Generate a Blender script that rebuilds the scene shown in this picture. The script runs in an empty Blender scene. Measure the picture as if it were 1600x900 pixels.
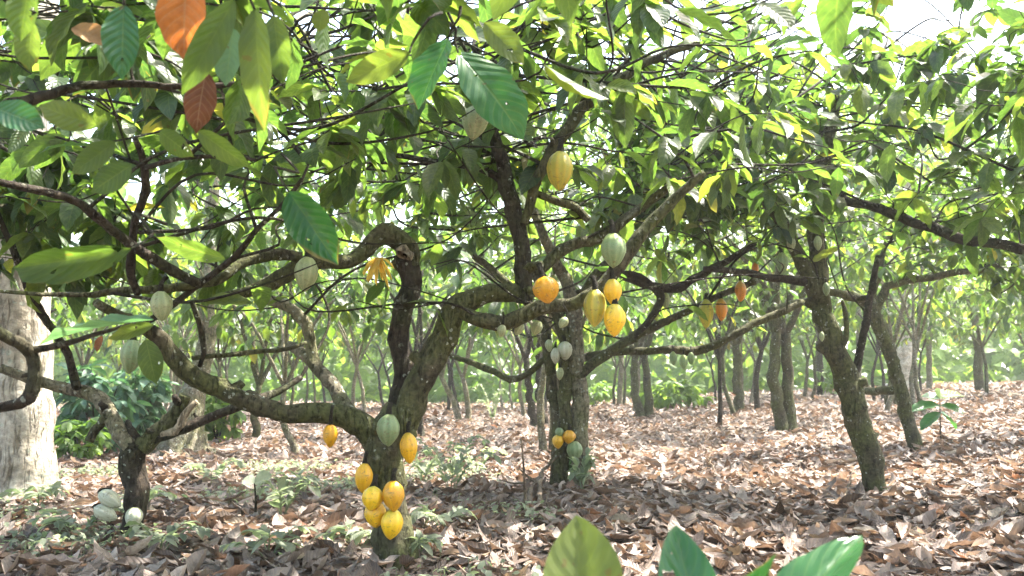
import bpy, math, random
import numpy as np
from mathutils import Matrix, Vector

random.seed(7)
rng = np.random.default_rng(11)
S = bpy.context.scene
COL = S.collection
R = math.radians

# ------------------------------------------------------------------ camera, sky, sun, exposure
FPX = 1386.0                      # focal length in pixels of the 1600 px wide photograph
CAMZ = 1.0
PITCH = math.atan(150 / FPX)
cam = bpy.data.cameras.new("camera")
cam.lens = 36 * FPX / 1600
cam.sensor_width = 36
cam.clip_start = 0.05
cam.clip_end = 1200
camo = bpy.data.objects.new("camera", cam)
COL.objects.link(camo)
camo.location = (0, 0, CAMZ)
camo.rotation_euler = (math.pi / 2 + PITCH, 0, 0)
S.camera = camo
cam.dof.use_dof = True
cam.dof.focus_distance = 5.0
cam.dof.aperture_fstop = 4.5

SUN_EL, SUN_AZ = R(60), R(62)     # azimuth clockwise from the viewing direction (+Y)
W = bpy.data.worlds.new("World")
S.world = W
W.use_nodes = True
wn = W.node_tree.nodes
wn.clear()
sky = wn.new("ShaderNodeTexSky")
sky.sky_type = 'NISHITA'
sky.sun_disc = False
sky.sun_elevation = SUN_EL
sky.sun_rotation = SUN_AZ
sky.air_density = 1.4
sky.dust_density = 4.0
sky.ozone_density = 0.7
bg = wn.new("ShaderNodeBackground")
bg.inputs[1].default_value = 0.15
wo = wn.new("ShaderNodeOutputWorld")
W.node_tree.links.new(sky.outputs[0], bg.inputs[0])
W.node_tree.links.new(bg.outputs[0], wo.inputs[0])

sl = bpy.data.lights.new("sun", 'SUN')
sl.energy = 4.3
sl.angle = R(.8)
sl.color = (1.0, 0.95, 0.86)
so = bpy.data.objects.new("sun", sl)
COL.objects.link(so)
so.location = (6, 4, 14)
sd = Vector((math.sin(SUN_AZ) * math.cos(SUN_EL), math.cos(SUN_AZ) * math.cos(SUN_EL), math.sin(SUN_EL)))
so.rotation_euler = sd.to_track_quat('Z', 'Y').to_euler()

S.view_settings.view_transform = 'Standard'
S.view_settings.look = 'None'
S.view_settings.gamma = 1
S.view_settings.exposure = 2.75
S.view_settings.use_curve_mapping = False
S.render.engine = 'CYCLES'
cy = S.cycles
cy.max_bounces = 6
cy.diffuse_bounces = 4
cy.glossy_bounces = 2
cy.transmission_bounces = 4
cy.transparent_max_bounces = 4
cy.caustics_reflective = False
cy.caustics_refractive = False
cy.sample_clamp_indirect = 6
cy.use_denoising = True
cy.use_adaptive_sampling = True
cy.adaptive_threshold = 0.02

# ------------------------------------------------------------------ projection helpers
cp, sp = math.cos(PITCH), math.sin(PITCH)


def at(px, py, D):
    """point seen at photo pixel (px,py) that stands D metres ahead of the camera"""
    a, b = (px - 800) / FPX, (450 - py) / FPX
    dy, dz = cp - b * sp, sp + b * cp
    return np.array((a / dy * D, D, CAMZ + dz / dy * D))


def project(P):
    P = np.asarray(P, float)
    x, y, z = P[..., 0], P[..., 1], P[..., 2] - CAMZ
    f = y * cp + z * sp
    u = -y * sp + z * cp
    f = np.where(f < 0.05, 0.05, f)
    return 800 + FPX * x / f, 450 - FPX * u / f, f


def gz(x, y):
    x = np.asarray(x, float); y = np.asarray(y, float)
    rise = 0.05 * np.log1p(np.exp(np.clip((x - 1.6) * 1.5, -30, 30))) / 1.5
    rise = np.where(rise > 1.6, 1.6 + (rise - 1.6) * 0.3, rise)
    return (rise + 0.022 * np.sin(1.3 * x + .4) * np.sin(.9 * y + 1) + 0.05 * np.sin(.31 * x + 2) * np.sin(.27 * y)
            * np.clip((y - 4) / 8, 0, 1))


def G(px, py):
    """ground point under a photo pixel"""
    D = 6.0
    for _ in range(60):
        p = at(px, py, D)
        k = (CAMZ - p[2]) / D
        k = max(k, 0.006)
        D2 = (CAMZ - float(gz(p[0], D))) / k
        D = 0.5 * D + 0.5 * min(D2, 70)
    p = at(px, py, D)
    return np.array((p[0], D, float(gz(p[0], D))))


# ------------------------------------------------------------------ mesh helpers
def mesh(name, V, F, mat=None, uv=None, attrs=None, colr=None, smooth=True):
    V = np.asarray(V, np.float32).reshape(-1, 3)
    F = np.asarray(F, np.int32)
    n, k = F.shape
    me = bpy.data.meshes.new(name)
    me.vertices.add(len(V))
    me.vertices.foreach_set('co', V.ravel())
    me.loops.add(n * k)
    me.loops.foreach_set('vertex_index', F.ravel())
    me.polygons.add(n)
    me.polygons.foreach_set('loop_start', np.arange(0, n * k, k, dtype=np.int32))
    if smooth:
        me.polygons.foreach_set('use_smooth', np.ones(n, bool))
    if uv is not None:
        l = me.uv_layers.new(name='UVMap')
        l.data.foreach_set('uv', np.asarray(uv, np.float32)[F.ravel()].ravel())
    for an, av in (attrs or {}).items():
        a = me.attributes.new(an, 'FLOAT', 'POINT')
        a.data.foreach_set('value', np.asarray(av, np.float32))
    if colr is not None:
        a = me.attributes.new('col', 'FLOAT_COLOR', 'POINT')
        c4 = np.ones((len(V), 4), np.float32)
        c4[:, :3] = colr
        a.data.foreach_set('color', c4.ravel())
    me.update(calc_edges=True)
    if mat:
        me.materials.append(mat)
    return me


def link(name, me, parent=None, loc=None, kind=None, label=None):
    o = bpy.data.objects.new(name, me)
    COL.objects.link(o)
    if parent is not None:
        o.parent = parent
    if loc is not None:
        o.location = loc
    if kind:
        o['kind'] = kind
    if label:
        o['label'] = label
    return o


def thing(name, loc, label, cat, group=None):
    o = bpy.data.objects.new(name, None)
    COL.objects.link(o)
    o.empty_display_size = 0.1
    o.location = loc
    o['label'] = label
    o['category'] = cat
    if group:
        o['group'] = group
    return o


def resample(pts, rad, step):
    pts = np.asarray(pts, float); rad = np.asarray(rad, float)
    n = len(pts)
    if n == 2:
        m = np.linspace(0, 1, max(3, int(np.linalg.norm(pts[1] - pts[0]) / step) + 1))[:, None]
        return pts[0] * (1 - m) + pts[1] * m, (rad[0] * (1 - m) + rad[1] * m)[:, 0]
    P = np.vstack([2 * pts[0] - pts[1], pts, 2 * pts[-1] - pts[-2]])
    oP, oR = [], []
    for i in range(n - 1):
        p0, p1, p2, p3 = P[i:i + 4]
        k = max(2, int(np.linalg.norm(p2 - p1) / step) + 1)
        t = np.linspace(0, 1, k, endpoint=False)[:, None]
        oP.append(0.5 * (2 * p1 + (p2 - p0) * t + (2 * p0 - 5 * p1 + 4 * p2 - p3) * t ** 2 + (3 * p1 - p0 - 3 * p2 + p3) * t ** 3))
        oR.append((rad[i] * (1 - t) + rad[i + 1] * t)[:, 0])
    oP.append(pts[-1:]); oR.append(rad[-1:])
    return np.vstack(oP), np.concatenate(oR)


def tube_vf(P, Rd, seg=8, lump=0.0, seed=0, flare=0.0, cap=True):
    P = np.asarray(P, float)
    n = len(P)
    T = np.gradient(P, axis=0)
    T /= np.linalg.norm(T, axis=1)[:, None] + 1e-9
    a = np.array((1, 0, 0)) if abs(T[0][0]) < 0.8 else np.array((0, 1, 0))
    N = np.zeros_like(P)
    v = a - T[0] * a.dot(T[0]); N[0] = v / np.linalg.norm(v)
    for i in range(1, n):
        v = N[i - 1] - T[i] * N[i - 1].dot(T[i])
        N[i] = v / (np.linalg.norm(v) + 1e-9)
    B = np.cross(T, N)
    th = np.linspace(0, 2 * math.pi, seg, endpoint=False)
    rr = np.repeat(np.asarray(Rd)[:, None], seg, 1)
    if lump:
        q = np.random.default_rng(seed)
        s = np.concatenate([[0], np.cumsum(np.linalg.norm(np.diff(P, axis=0), axis=1))])
        m = 1 + 0 * rr
        for k in range(6):
            m += lump * 0.2 * np.sin(th[None] * q.integers(1, 4) + s[:, None] * q.uniform(3, 22) + q.uniform(0, 6.28))
        for k in range(int(4 + s[-1] * 15)):
            sc, tc, w = q.uniform(0, s[-1]), q.uniform(0, 6.28), q.uniform(.012, .045)
            dt = (th - tc + math.pi) % (2 * math.pi) - math.pi
            m += lump * q.uniform(.6, 2.4) * np.exp(-((s[:, None] - sc) / w) ** 2 - (dt[None] / .5) ** 2)
        rr = rr * m
        if flare:
            f = np.exp(-s / 0.12)[:, None]
            rr *= 1 + f * flare * (0.55 + 0.55 * np.sin(th[None] * 4 + 1.2) + .2 * np.sin(th[None] * 7))
    V = P[:, None] + rr[..., None] * (np.cos(th)[None, :, None] * N[:, None] + np.sin(th)[None, :, None] * B[:, None])
    V = V.reshape(-1, 3)
    if cap:
        V = np.vstack([V, np.repeat(P[-1:] + T[-1:] * 0.001, seg, 0) + 0.0008 * (V[-seg:] - P[-1:]) / max(Rd[-1], 1e-4)])
        n += 1
    i = np.arange(n - 1)[:, None] * seg
    j = np.arange(seg)[None]
    j2 = (j + 1) % seg
    F = np.stack([i + j, i + j2, i + seg + j2, i + seg + j], -1).reshape(-1, 4)
    return V, F


class Join:
    def __init__(s): s.V, s.F, s.n, s.A = [], [], 0, []

    def add(s, V, F, A=None):
        s.V.append(V); s.F.append(F + s.n); s.n += len(V)
        if A is not None: s.A.append(A)

    def arr(s): return np.vstack(s.V), np.vstack(s.F)


# ------------------------------------------------------------------ materials
def nmat(name):
    m = bpy.data.materials.new(name)
    m.use_nodes = True
    t = m.node_tree
    for n in list(t.nodes):
        t.nodes.remove(n)
    return m, t, t.nodes.new, t.links.new


def ramp(t, stops, inter='LINEAR'):
    r = t.nodes.new('ShaderNodeValToRGB')
    r.color_ramp.interpolation = inter
    e = r.color_ramp.elements
    while len(e) < len(stops): e.new(0.5)
    for q, (p, c) in zip(e, stops):
        q.position = p; q.color = (*c, 1)
    return r


def noise(t, scale, detail=4, rough=.55, vec=None, dist=0):
    n = t.nodes.new('ShaderNodeTexNoise')
    n.inputs['Scale'].default_value = scale
    n.inputs['Detail'].default_value = detail
    n.inputs['Roughness'].default_value = rough
    n.inputs['Distortion'].default_value = dist
    if vec is not None: t.links.new(vec, n.inputs['Vector'])
    return n


def M(t, op, a, b=None, c=None):
    n = t.nodes.new('ShaderNodeMath')
    n.operation = op
    for i, v in enumerate((a, b, c)):
        if v is None: continue
        if isinstance(v, (int, float)): n.inputs[i].default_value = v
        else: t.links.new(v, n.inputs[i])
    return n.outputs[0]


def mixc(t, fac, a, b, mode='MIX'):
    n = t.nodes.new('ShaderNodeMix')
    n.data_type = 'RGBA'; n.blend_type = mode
    for s, v in ((0, fac), (6, a), (7, b)):
        if isinstance(v, (int, float)): n.inputs[s].default_value = v
        elif isinstance(v, tuple): n.inputs[s].default_value = (*v, 1)
        else: t.links.new(v, n.inputs[s])
    return n.outputs[2]


def veins(t, count=9.0):
    uv = t.nodes.new('ShaderNodeUVMap')
    sx = t.nodes.new('ShaderNodeSeparateXYZ')
    t.links.new(uv.outputs[0], sx.inputs[0])
    a = M(t, 'MULTIPLY', M(t, 'ABSOLUTE', M(t, 'SUBTRACT', sx.outputs[0], .5)), 2.0)
    ph = M(t, 'SUBTRACT', M(t, 'MULTIPLY', sx.outputs[1], count), M(t, 'MULTIPLY', M(t, 'POWER', a, 1.3), 1.9))
    pp = M(t, 'PINGPONG', ph, .5)                 # 0 at a vein, .5 between
    side = M(t, 'SUBTRACT', 1.0, M(t, 'MINIMUM', M(t, 'MULTIPLY', pp, 7.0), 1.0))
    mid = M(t, 'SUBTRACT', 1.0, M(t, 'MINIMUM', M(t, 'MULTIPLY', a, 14.0), 1.0))
    vein = M(t, 'MAXIMUM', M(t, 'MULTIPLY', side, .6), mid)
    quilt = M(t, 'SUBTRACT', M(t, 'MULTIPLY', pp, 1.6), M(t, 'MULTIPLY', mid, .6))
    return vein, quilt


def leaf_mat(name, stops, trans=.57, tgain=(2.3, 2.4, .95), rough=.38, objvar=.24, holes=False):
    m, t, N, L = nmat(name)
    at_ = N('ShaderNodeAttribute'); at_.attribute_name = 'tint'
    oi = N('ShaderNodeObjectInfo')
    f = M(t, 'ADD', at_.outputs['Fac'], M(t, 'MULTIPLY', M(t, 'SUBTRACT', oi.outputs['Random'], .5), objvar))
    rp = ramp(t, stops); L(f, rp.inputs[0])
    vein, quilt = veins(t)
    tc = N('ShaderNodeTexCoord')
    nz = noise(t, 9, 3, .6, tc.outputs['Object'])
    c = mixc(t, M(t, 'MULTIPLY', vein, M(t, 'MULTIPLY', nz.outputs[0], .42)), rp.outputs[0], (.20, .26, .08))
    nr = ramp(t, [(.35, (.72, .75, .7)), (.62, (1.12, 1.08, 1.0))]); L(nz.outputs[0], nr.inputs[0])
    c = mixc(t, 1.0, c, nr.outputs[0], 'MULTIPLY')
    n2 = noise(t, 31, 2, .5, tc.outputs['Object'])           # small scorched spots
    sp_ = M(t, 'MULTIPLY', M(t, 'GREATER_THAN', n2.outputs[0], .70), .6)
    c = mixc(t, sp_, c, (.09, .06, .02))
    uvn = N('ShaderNodeUVMap'); sxx = N('ShaderNodeSeparateXYZ'); L(uvn.outputs[0], sxx.inputs[0])
    n4 = noise(t, 3.1, 3, .6, tc.outputs['Object'])
    edge = M(t, 'ADD', M(t, 'MULTIPLY', M(t, 'ABSOLUTE', M(t, 'SUBTRACT', sxx.outputs[0], .5)), .8), M(t, 'MULTIPLY', sxx.outputs[1], .45))
    tipm = M(t, 'MULTIPLY', M(t, 'SUBTRACT', M(t, 'ADD', edge, M(t, 'MULTIPLY', n4.outputs[0], 1.1)), 1.34), 9.0)
    tcl = N('ShaderNodeClamp'); L(tipm, tcl.inputs[0])
    c = mixc(t, M(t, 'MULTIPLY', tcl.outputs[0], .7), c, (.16, .10, .035))
    geo = N('ShaderNodeNewGeometry')
    cb = mixc(t, M(t, 'MULTIPLY', geo.outputs['Backfacing'], .35), c, (.16, .22, .10))
    p = N('ShaderNodeBsdfPrincipled')
    L(cb, p.inputs['Base Color'])
    p.inputs['Roughness'].default_value = rough
    p.inputs['Specular IOR Level'].default_value = .45
    b = N('ShaderNodeBump'); b.inputs['Strength'].default_value = .5; b.inputs['Distance'].default_value = .004
    L(quilt, b.inputs['Height']); L(b.outputs[0], p.inputs['Normal'])
    tr = N('ShaderNodeBsdfTranslucent')
    ct = mixc(t, 1.0, c, tgain, 'MULTIPLY'); L(ct, tr.inputs[0])
    mx = N('ShaderNodeMixShader'); mx.inputs[0].default_value = trans
    L(p.outputs[0], mx.inputs[1]); L(tr.outputs[0], mx.inputs[2])
    fin = mx.outputs[0]
    if holes:
        vh = N('ShaderNodeTexVoronoi'); vh.inputs['Scale'].default_value = 26; L(tc.outputs['Object'], vh.inputs['Vector'])
        nh = noise(t, 17, 3, .6, tc.outputs['Object'], .5)
        hm = M(t, 'GREATER_THAN', M(t, 'SUBTRACT', nh.outputs[0], M(t, 'MULTIPLY', vh.outputs['Distance'], .35)), .55)
        tp_ = N('ShaderNodeBsdfTransparent'); mh = N('ShaderNodeMixShader')
        L(hm, mh.inputs[0]); L(fin, mh.inputs[1]); L(tp_.outputs[0], mh.inputs[2]); fin = mh.outputs[0]
    o = N('ShaderNodeOutputMaterial'); L(fin, o.inputs[0])
    return m


GREENS = [(0.0, (.017, .040, .020)), (.3, (.036, .072, .026)), (.58, (.064, .102, .030)), (.8, (.100, .130, .036)), (.99, (.17, .15, .035))]
MLEAF = leaf_mat('leaf_green', GREENS)
MBLUE = leaf_mat('leaf_bluegreen', [(0, (.03, .085, .05)), (1, (.10, .19, .11))], .35, (2, 2.2, 1.3), .5)
MWEED = leaf_mat('leaf_weed', [(0, (.15, .18, .13)), (1, (.29, .32, .26))], .45, (1.7, 1.9, 1.2), .6)
MFRESH = leaf_mat('leaf_fresh', [(0, (.065, .135, .032)), (1, (.17, .24, .06))], .5, (2.0, 2.1, 1.0), .45)
MLEAFH = leaf_mat('leaf_green_bitten', GREENS, holes=True)
MTOPH = leaf_mat('leaf_glossy_bitten', [(0, (.012, .060, .024)), (1, (.03, .11, .035))], .3, (2.2, 2.3, .9), .30, holes=True)
MTOP = leaf_mat('leaf_glossy', [(0, (.012, .060, .024)), (1, (.03, .11, .035))], .3, (2.2, 2.3, .9), .30)


def dead_mat(name, trans=.22, rough=.55):
    m, t, N, L = nmat(name)
    a = N('ShaderNodeAttribute'); a.attribute_name = 'col'
    vein, quilt = veins(t, 8)
    tc = N('ShaderNodeTexCoord')
    nz = noise(t, 14, 4, .65, tc.outputs['Object'])
    nr = ramp(t, [(.3, (.55, .52, .5)), (.55, (1, 1, 1)), (.75, (1.25, 1.2, 1.12))]); L(nz.outputs[0], nr.inputs[0])
    c = mixc(t, 1.0, a.outputs['Color'], nr.outputs[0], 'MULTIPLY')
    c = mixc(t, M(t, 'MULTIPLY', vein, .4), c, (.36, .26, .16))
    p = N('ShaderNodeBsdfPrincipled'); L(c, p.inputs['Base Color'])
    p.inputs['Roughness'].default_value = rough
    p.inputs['Specular IOR Level'].default_value = .35
    b = N('ShaderNodeBump'); b.inputs['Strength'].default_value = .6; b.inputs['Distance'].default_value = .004
    L(M(t, 'ADD', quilt, nz.outputs[0]), b.inputs['Height']); L(b.outputs[0], p.inputs['Normal'])
    tr = N('ShaderNodeBsdfTranslucent'); L(mixc(t, 1.0, c, (1.3, 1.05, .8), 'MULTIPLY'), tr.inputs[0])
    mx = N('ShaderNodeMixShader'); mx.inputs[0].default_value = trans
    L(p.outputs[0], mx.inputs[1]); L(tr.outputs[0], mx.inputs[2])
    o = N('ShaderNodeOutputMaterial'); L(mx.outputs[0], o.inputs[0])
    return m


MDEAD = dead_mat('leaf_dead')
MDEADT = dead_mat('leaf_dead_hanging', .5)


def bark_mat(name, base, dark, moss, mossamt=.5, lichen=.66, scale=1.0):
    m, t, N, L = nmat(name)
    tc = N('ShaderNodeTexCoord'); v = tc.outputs['Object']
    n1 = noise(t, 7 * scale, 6, .6, v, .4)
    n2 = noise(t, 38 * scale, 5, .65, v)
    n3 = noise(t, 4.2 * scale, 4, .6, v)
    r1 = ramp(t, [(.3, dark), (.62, base)]); L(n1.outputs[0], r1.inputs[0])
    r3 = ramp(t, [(.55 - .35 * mossamt, (0, 0, 0)), (.75 - .3 * mossamt, (1, 1, 1))]); L(n3.outputs[0], r3.inputs[0])
    c = mixc(t, M(t, 'MULTIPLY', r3.outputs[0], .85), r1.outputs[0], moss)
    vo = N('ShaderNodeTexVoronoi'); vo.inputs['Scale'].default_value = 26 * scale; L(v, vo.inputs['Vector'])
    nl = noise(t, 11 * scale, 3, .6, v)
    lm = M(t, 'MULTIPLY', M(t, 'LESS_THAN', vo.outputs['Distance'], .28), M(t, 'GREATER_THAN', nl.outputs[0], lichen - .08))
    c = mixc(t, M(t, 'MULTIPLY', lm, .7), c, (.36, .38, .31))
    npch = noise(t, 6.5 * scale, 5, .7, v, 1.2)
    rpch = ramp(t, [(.60, (0, 0, 0)), (.66, (1, 1, 1))]); L(npch.outputs[0], rpch.inputs[0])
    c = mixc(t, M(t, 'MULTIPLY', rpch.outputs[0], .5), c, (.25, .25, .19))
    mp = N('ShaderNodeMapping'); mp.inputs['Scale'].default_value = (60 * scale, 60 * scale, 9 * scale); L(v, mp.inputs[0])
    ncr = noise(t, 1.0, 4, .6, mp.outputs[0], .6)
    rcr = ramp(t, [(.36, (.35, .33, .3)), (.47, (1, 1, 1))]); L(ncr.outputs[0], rcr.inputs[0])
    c = mixc(t, .8, c, rcr.outputs[0], 'MULTIPLY')
    r2 = ramp(t, [(.3, (.45, .45, .45)), (.7, (1.35, 1.35, 1.35))]); L(n2.outputs[0], r2.inputs[0])
    c = mixc(t, 1.0, c, r2.outputs[0], 'MULTIPLY')
    p = N('ShaderNodeBsdfPrincipled'); L(c, p.inputs['Base Color'])
    p.inputs['Roughness'].default_value = .88
    p.inputs['Specular IOR Level'].default_value = .2
    b = N('ShaderNodeBump'); b.inputs['Strength'].default_value = 1.0; b.inputs['Distance'].default_value = .016
    L(M(t, 'ADD', M(t, 'ADD', n2.outputs[0], rcr.outputs[0]), M(t, 'MULTIPLY', n1.outputs[0], 1.0)), b.inputs['Height']); L(b.outputs[0], p.inputs['Normal'])
    o = N('ShaderNodeOutputMaterial'); L(p.outputs[0], o.inputs[0])
    return m


MBARK = bark_mat('bark_mossy', (.105, .090, .056), (.028, .023, .016), (.088, .095, .034), .55)
MBARKD = bark_mat('bark_dark', (.060, .046, .034), (.018, .014, .010), (.046, .050, .022), .25)
MBARKL = bark_mat('bark_light', (.24, .21, .15), (.10, .085, .06), (.14, .14, .06), .35, .56)
MPALE = bark_mat('bark_pale', (.50, .46, .39), (.26, .21, .15), (.36, .32, .24), .3, .6, .45)
MTWIG = bark_mat('bark_twig', (.050, .040, .028), (.02, .016, .012), (.045, .05, .02), .3, .7, 2)
MSTICK = bark_mat('dry_stick', (.22, .16, .11), (.09, .06, .045), (.17, .14, .10), .3, .8, 1)
MCUT = bark_mat('cut_wood', (.42, .34, .24), (.22, .17, .11), (.30, .26, .18), .2, .9, 1)


def pod_mat(name, ridge, furrow, blotch, rough=.36):
    m, t, N, L = nmat(name)
    a = N('ShaderNodeAttribute'); a.attribute_name = 'tint'
    tc = N('ShaderNodeTexCoord')
    oi = N('ShaderNodeObjectInfo')
    c = mixc(t, a.outputs['Fac'], furrow, ridge)
    nz = noise(t, 22, 5, .6, tc.outputs['Object'])
    r = ramp(t, [(.5, (0, 0, 0)), (.68, (1, 1, 1))]); L(nz.outputs[0], r.inputs[0])
    c = mixc(t, M(t, 'MULTIPLY', r.outputs[0], .45), c, blotch)
    al = N('ShaderNodeAttribute'); al.attribute_name = 'along'
    gr = M(t, 'SUBTRACT', M(t, 'MULTIPLY', oi.outputs['Random'], .5), M(t, 'MULTIPLY', al.outputs['Fac'], M(t, 'ADD', .9, nz.outputs[0])))
    gcl = N('ShaderNodeClamp'); L(M(t, 'MULTIPLY', M(t, 'ADD', gr, .12), 2.2), gcl.inputs[0])
    c = mixc(t, M(t, 'MULTIPLY', gcl.outputs[0], .6), c, (.30, .33, .06))
    hs = N('ShaderNodeHueSaturation'); L(c, hs.inputs['Color'])
    L(M(t, 'ADD', .489, M(t, 'MULTIPLY', oi.outputs['Random'], .02)), hs.inputs['Hue'])
    L(M(t, 'ADD', .85, M(t, 'MULTIPLY', oi.outputs['Random'], .3)), hs.inputs['Value'])
    nd = noise(t, 75, 2, .5, tc.outputs['Object'])
    nb = noise(t, 5.5, 5, .7, tc.outputs['Object'], .8)
    rb = ramp(t, [(.56, (0, 0, 0)), (.64, (1, 1, 1))]); L(nb.outputs[0], rb.inputs[0])
    c1 = mixc(t, M(t, 'MULTIPLY', rb.outputs[0], .6), hs.outputs[0], (.12, .075, .03))
    c2 = mixc(t, M(t, 'MULTIPLY', M(t, 'GREATER_THAN', nd.outputs[0], .66), .6), c1, (.08, .05, .02))
    p = N('ShaderNodeBsdfPrincipled'); L(c2, p.inputs['Base Color'])
    p.inputs['Roughness'].default_value = rough
    p.inputs['Subsurface Weight'].default_value = .12
    p.inputs['Subsurface Radius'].default_value = (.02, .012, .004)
    p.inputs['Subsurface Scale'].default_value = .3
    b = N('ShaderNodeBump'); b.inputs['Strength'].default_value = .4; b.inputs['Distance'].default_value = .004
    L(nz.outputs[0], b.inputs['Height']); L(b.outputs[0], p.inputs['Normal'])
    o = N('ShaderNodeOutputMaterial'); L(p.outputs[0], o.inputs[0])
    return m


PODM = {
    'ripe': pod_mat('pod_ripe', (.80, .45, .014), (.64, .32, .012), (.70, .50, .03)),
    'half': pod_mat('pod_turning', (.60, .44, .04), (.30, .33, .05), (.36, .40, .06)),
    'green': pod_mat('pod_green', (.25, .33, .16), (.10, .17, .07), (.30, .30, .15), .5),
    'pale': pod_mat('pod_pale', (.36, .40, .22), (.18, .23, .10), (.40, .36, .20), .5),
    'white': pod_mat('pod_whitish', (.52, .52, .40), (.32, .35, .24), (.50, .46, .34), .5),
    'orange': pod_mat('pod_orange', (.68, .25, .02), (.50, .17, .015), (.40, .14, .02)),
}

# ------------------------------------------------------------------ ground
m, t, N, L = nmat('forest_floor')
tc = N('ShaderNodeTexCoord'); v = tc.outputs['Object']
vo = N('ShaderNodeTexVoronoi'); vo.inputs['Scale'].default_value = 9; L(v, vo.inputs['Vector'])
r = ramp(t, [(0, (.07, .05, .04)), (.35, (.17, .13, .105)), (.7, (.26, .21, .175)), (1, (.12, .085, .065))]); L(vo.outputs['Color'], r.inputs[0])
n1 = noise(t, 1.1, 5, .6, v)
r1 = ramp(t, [(.35, (.6, .58, .55)), (.65, (1.1, 1.08, 1.05))]); L(n1.outputs[0], r1.inputs[0])
c = mixc(t, 1.0, r.outputs[0], r1.outputs[0], 'MULTIPLY')
n2 = noise(t, .22, 4, .6, v)
sx = N('ShaderNodeSeparateXYZ'); L(v, sx.inputs[0])
far = M(t, 'ADD', M(t, 'MULTIPLY', M(t, 'SUBTRACT', sx.outputs[1], 37), .09), M(t, 'MULTIPLY', M(t, 'SUBTRACT', n2.outputs[0], .5), 3.0))
cl = N('ShaderNodeClamp'); L(far, cl.inputs[0])
c = mixc(t, cl.outputs[0], c, (.16, .22, .055))
p = N('ShaderNodeBsdfPrincipled'); L(c, p.inputs['Base Color']); p.inputs['Roughness'].default_value = .9
p.inputs['Specular IOR Level'].default_value = .15
b = N('ShaderNodeBump'); b.inputs['Distance'].default_value = .03; b.inputs['Strength'].default_value = .8
L(vo.outputs['Distance'], b.inputs['Height']); L(b.outputs[0], p.inputs['Normal'])
o = N('ShaderNodeOutputMaterial'); L(p.outputs[0], o.inputs[0])
MGROUND = m


def graded(lo, hi, near, far):
    out, x = [], 0.0
    s = near
    while x < hi:
        out.append(x); x += s; s = min(s * 1.06, far)
    out.append(hi)
    neg, x, s = [], -near, near
    while x > lo:
        neg.append(x); x -= s; s = min(s * 1.06, far)
    neg.append(lo)
    return np.array(neg[::-1] + out)


gx = graded(-300, 300, .18, 14)
gy = graded(-60, 500, .18, 14)
X, Y = np.meshgrid(gx, gy)
Z = gz(X, Y) - .02
V = np.stack([X, Y, Z], -1).reshape(-1, 3)
nx, ny = len(gx), len(gy)
i, j = np.meshgrid(np.arange(nx - 1), np.arange(ny - 1))
q = (j * nx + i).ravel()
F = np.stack([q, q + 1, q + nx + 1, q + nx], -1)
ground = link('ground', mesh('ground', V, F, MGROUND), kind='structure')
ground['label'] = 'plantation floor carpeted with dry brown fallen leaves'

# ------------------------------------------------------------------ leaf templates
def leaf_tpl(nu, nv, bend=.6, fold=.25, wave=.03, ratio=.36, seed=0, tip=1.0, twist=0.0, curl=0.0):
    """unit leaf: base at origin, runs along +Y, face +Z"""
    q = np.random.default_rng(seed)
    tt = np.linspace(0, 1, nv + 1)
    w = np.sin(math.pi * np.clip(tt, 0, 1) ** .88) ** .72
    w *= 1 - .55 * np.clip((tt - .82) / .18, 0, 1) * tip
    w[0] = .05; w[-1] = .015
    uu = np.linspace(-1, 1, nu + 1)
    ang = bend * tt ** 1.3
    dy = np.cos(ang); dz = -np.sin(ang)
    y = np.concatenate([[0], np.cumsum((dy[1:] + dy[:-1]) / 2)]) / nv
    z = np.concatenate([[0], np.cumsum((dz[1:] + dz[:-1]) / 2)]) / nv
    ph = q.uniform(0, 6.28, 2)
    Vs, U = [], []
    for k in range(nv + 1):
        for u in uu:
            hw = w[k] * ratio / 2
            up = fold * abs(u) * hw
            up += wave * math.sin(tt[k] * 21 + ph[0 if u < 0 else 1]) * abs(u) ** 1.5 * min(1, w[k] * 1.2)
            up += curl * (u * u) * hw
            x = u * hw * (1 - .12 * abs(curl) * abs(u))
            tw = twist * tt[k]
            x2 = x * math.cos(tw) - up * math.sin(tw)
            up2 = x * math.sin(tw) + up * math.cos(tw)
            Vs.append((x2, y[k] - dz[k] * up2 * 1.0, z[k] + dy[k] * up2))
            U.append(((u + 1) / 2, tt[k]))
    F = [(k * (nu + 1) + a, k * (nu + 1) + a + 1, (k + 1) * (nu + 1) + a + 1, (k + 1) * (nu + 1) + a) for k in range(nv) for a in range(nu)]
    return np.array(Vs), np.array(F), np.array(U)


NVAR = 8
def tplset(nu, nv, sd, **kw):
    q = np.random.default_rng(sd)
    return [leaf_tpl(nu, nv, bend=q.uniform(.25, 1.1), fold=q.uniform(.1, .5), wave=q.uniform(.01, .035),
                     ratio=q.uniform(.34, .43), seed=k, twist=q.uniform(-.35, .35), **kw) for k in range(NVAR)]


T_HI = tplset(4, 9, 3)
T_MID = tplset(2, 6, 3)
T_LO = tplset(2, 3, 3)


def frames(d, n):
    d = d / (np.linalg.norm(d, axis=1)[:, None] + 1e-9)
    x = np.cross(d, n); x /= np.linalg.norm(x, axis=1)[:, None] + 1e-9
    z = np.cross(x, d)
    return np.stack([x, d, z], -1)          # columns


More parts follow.
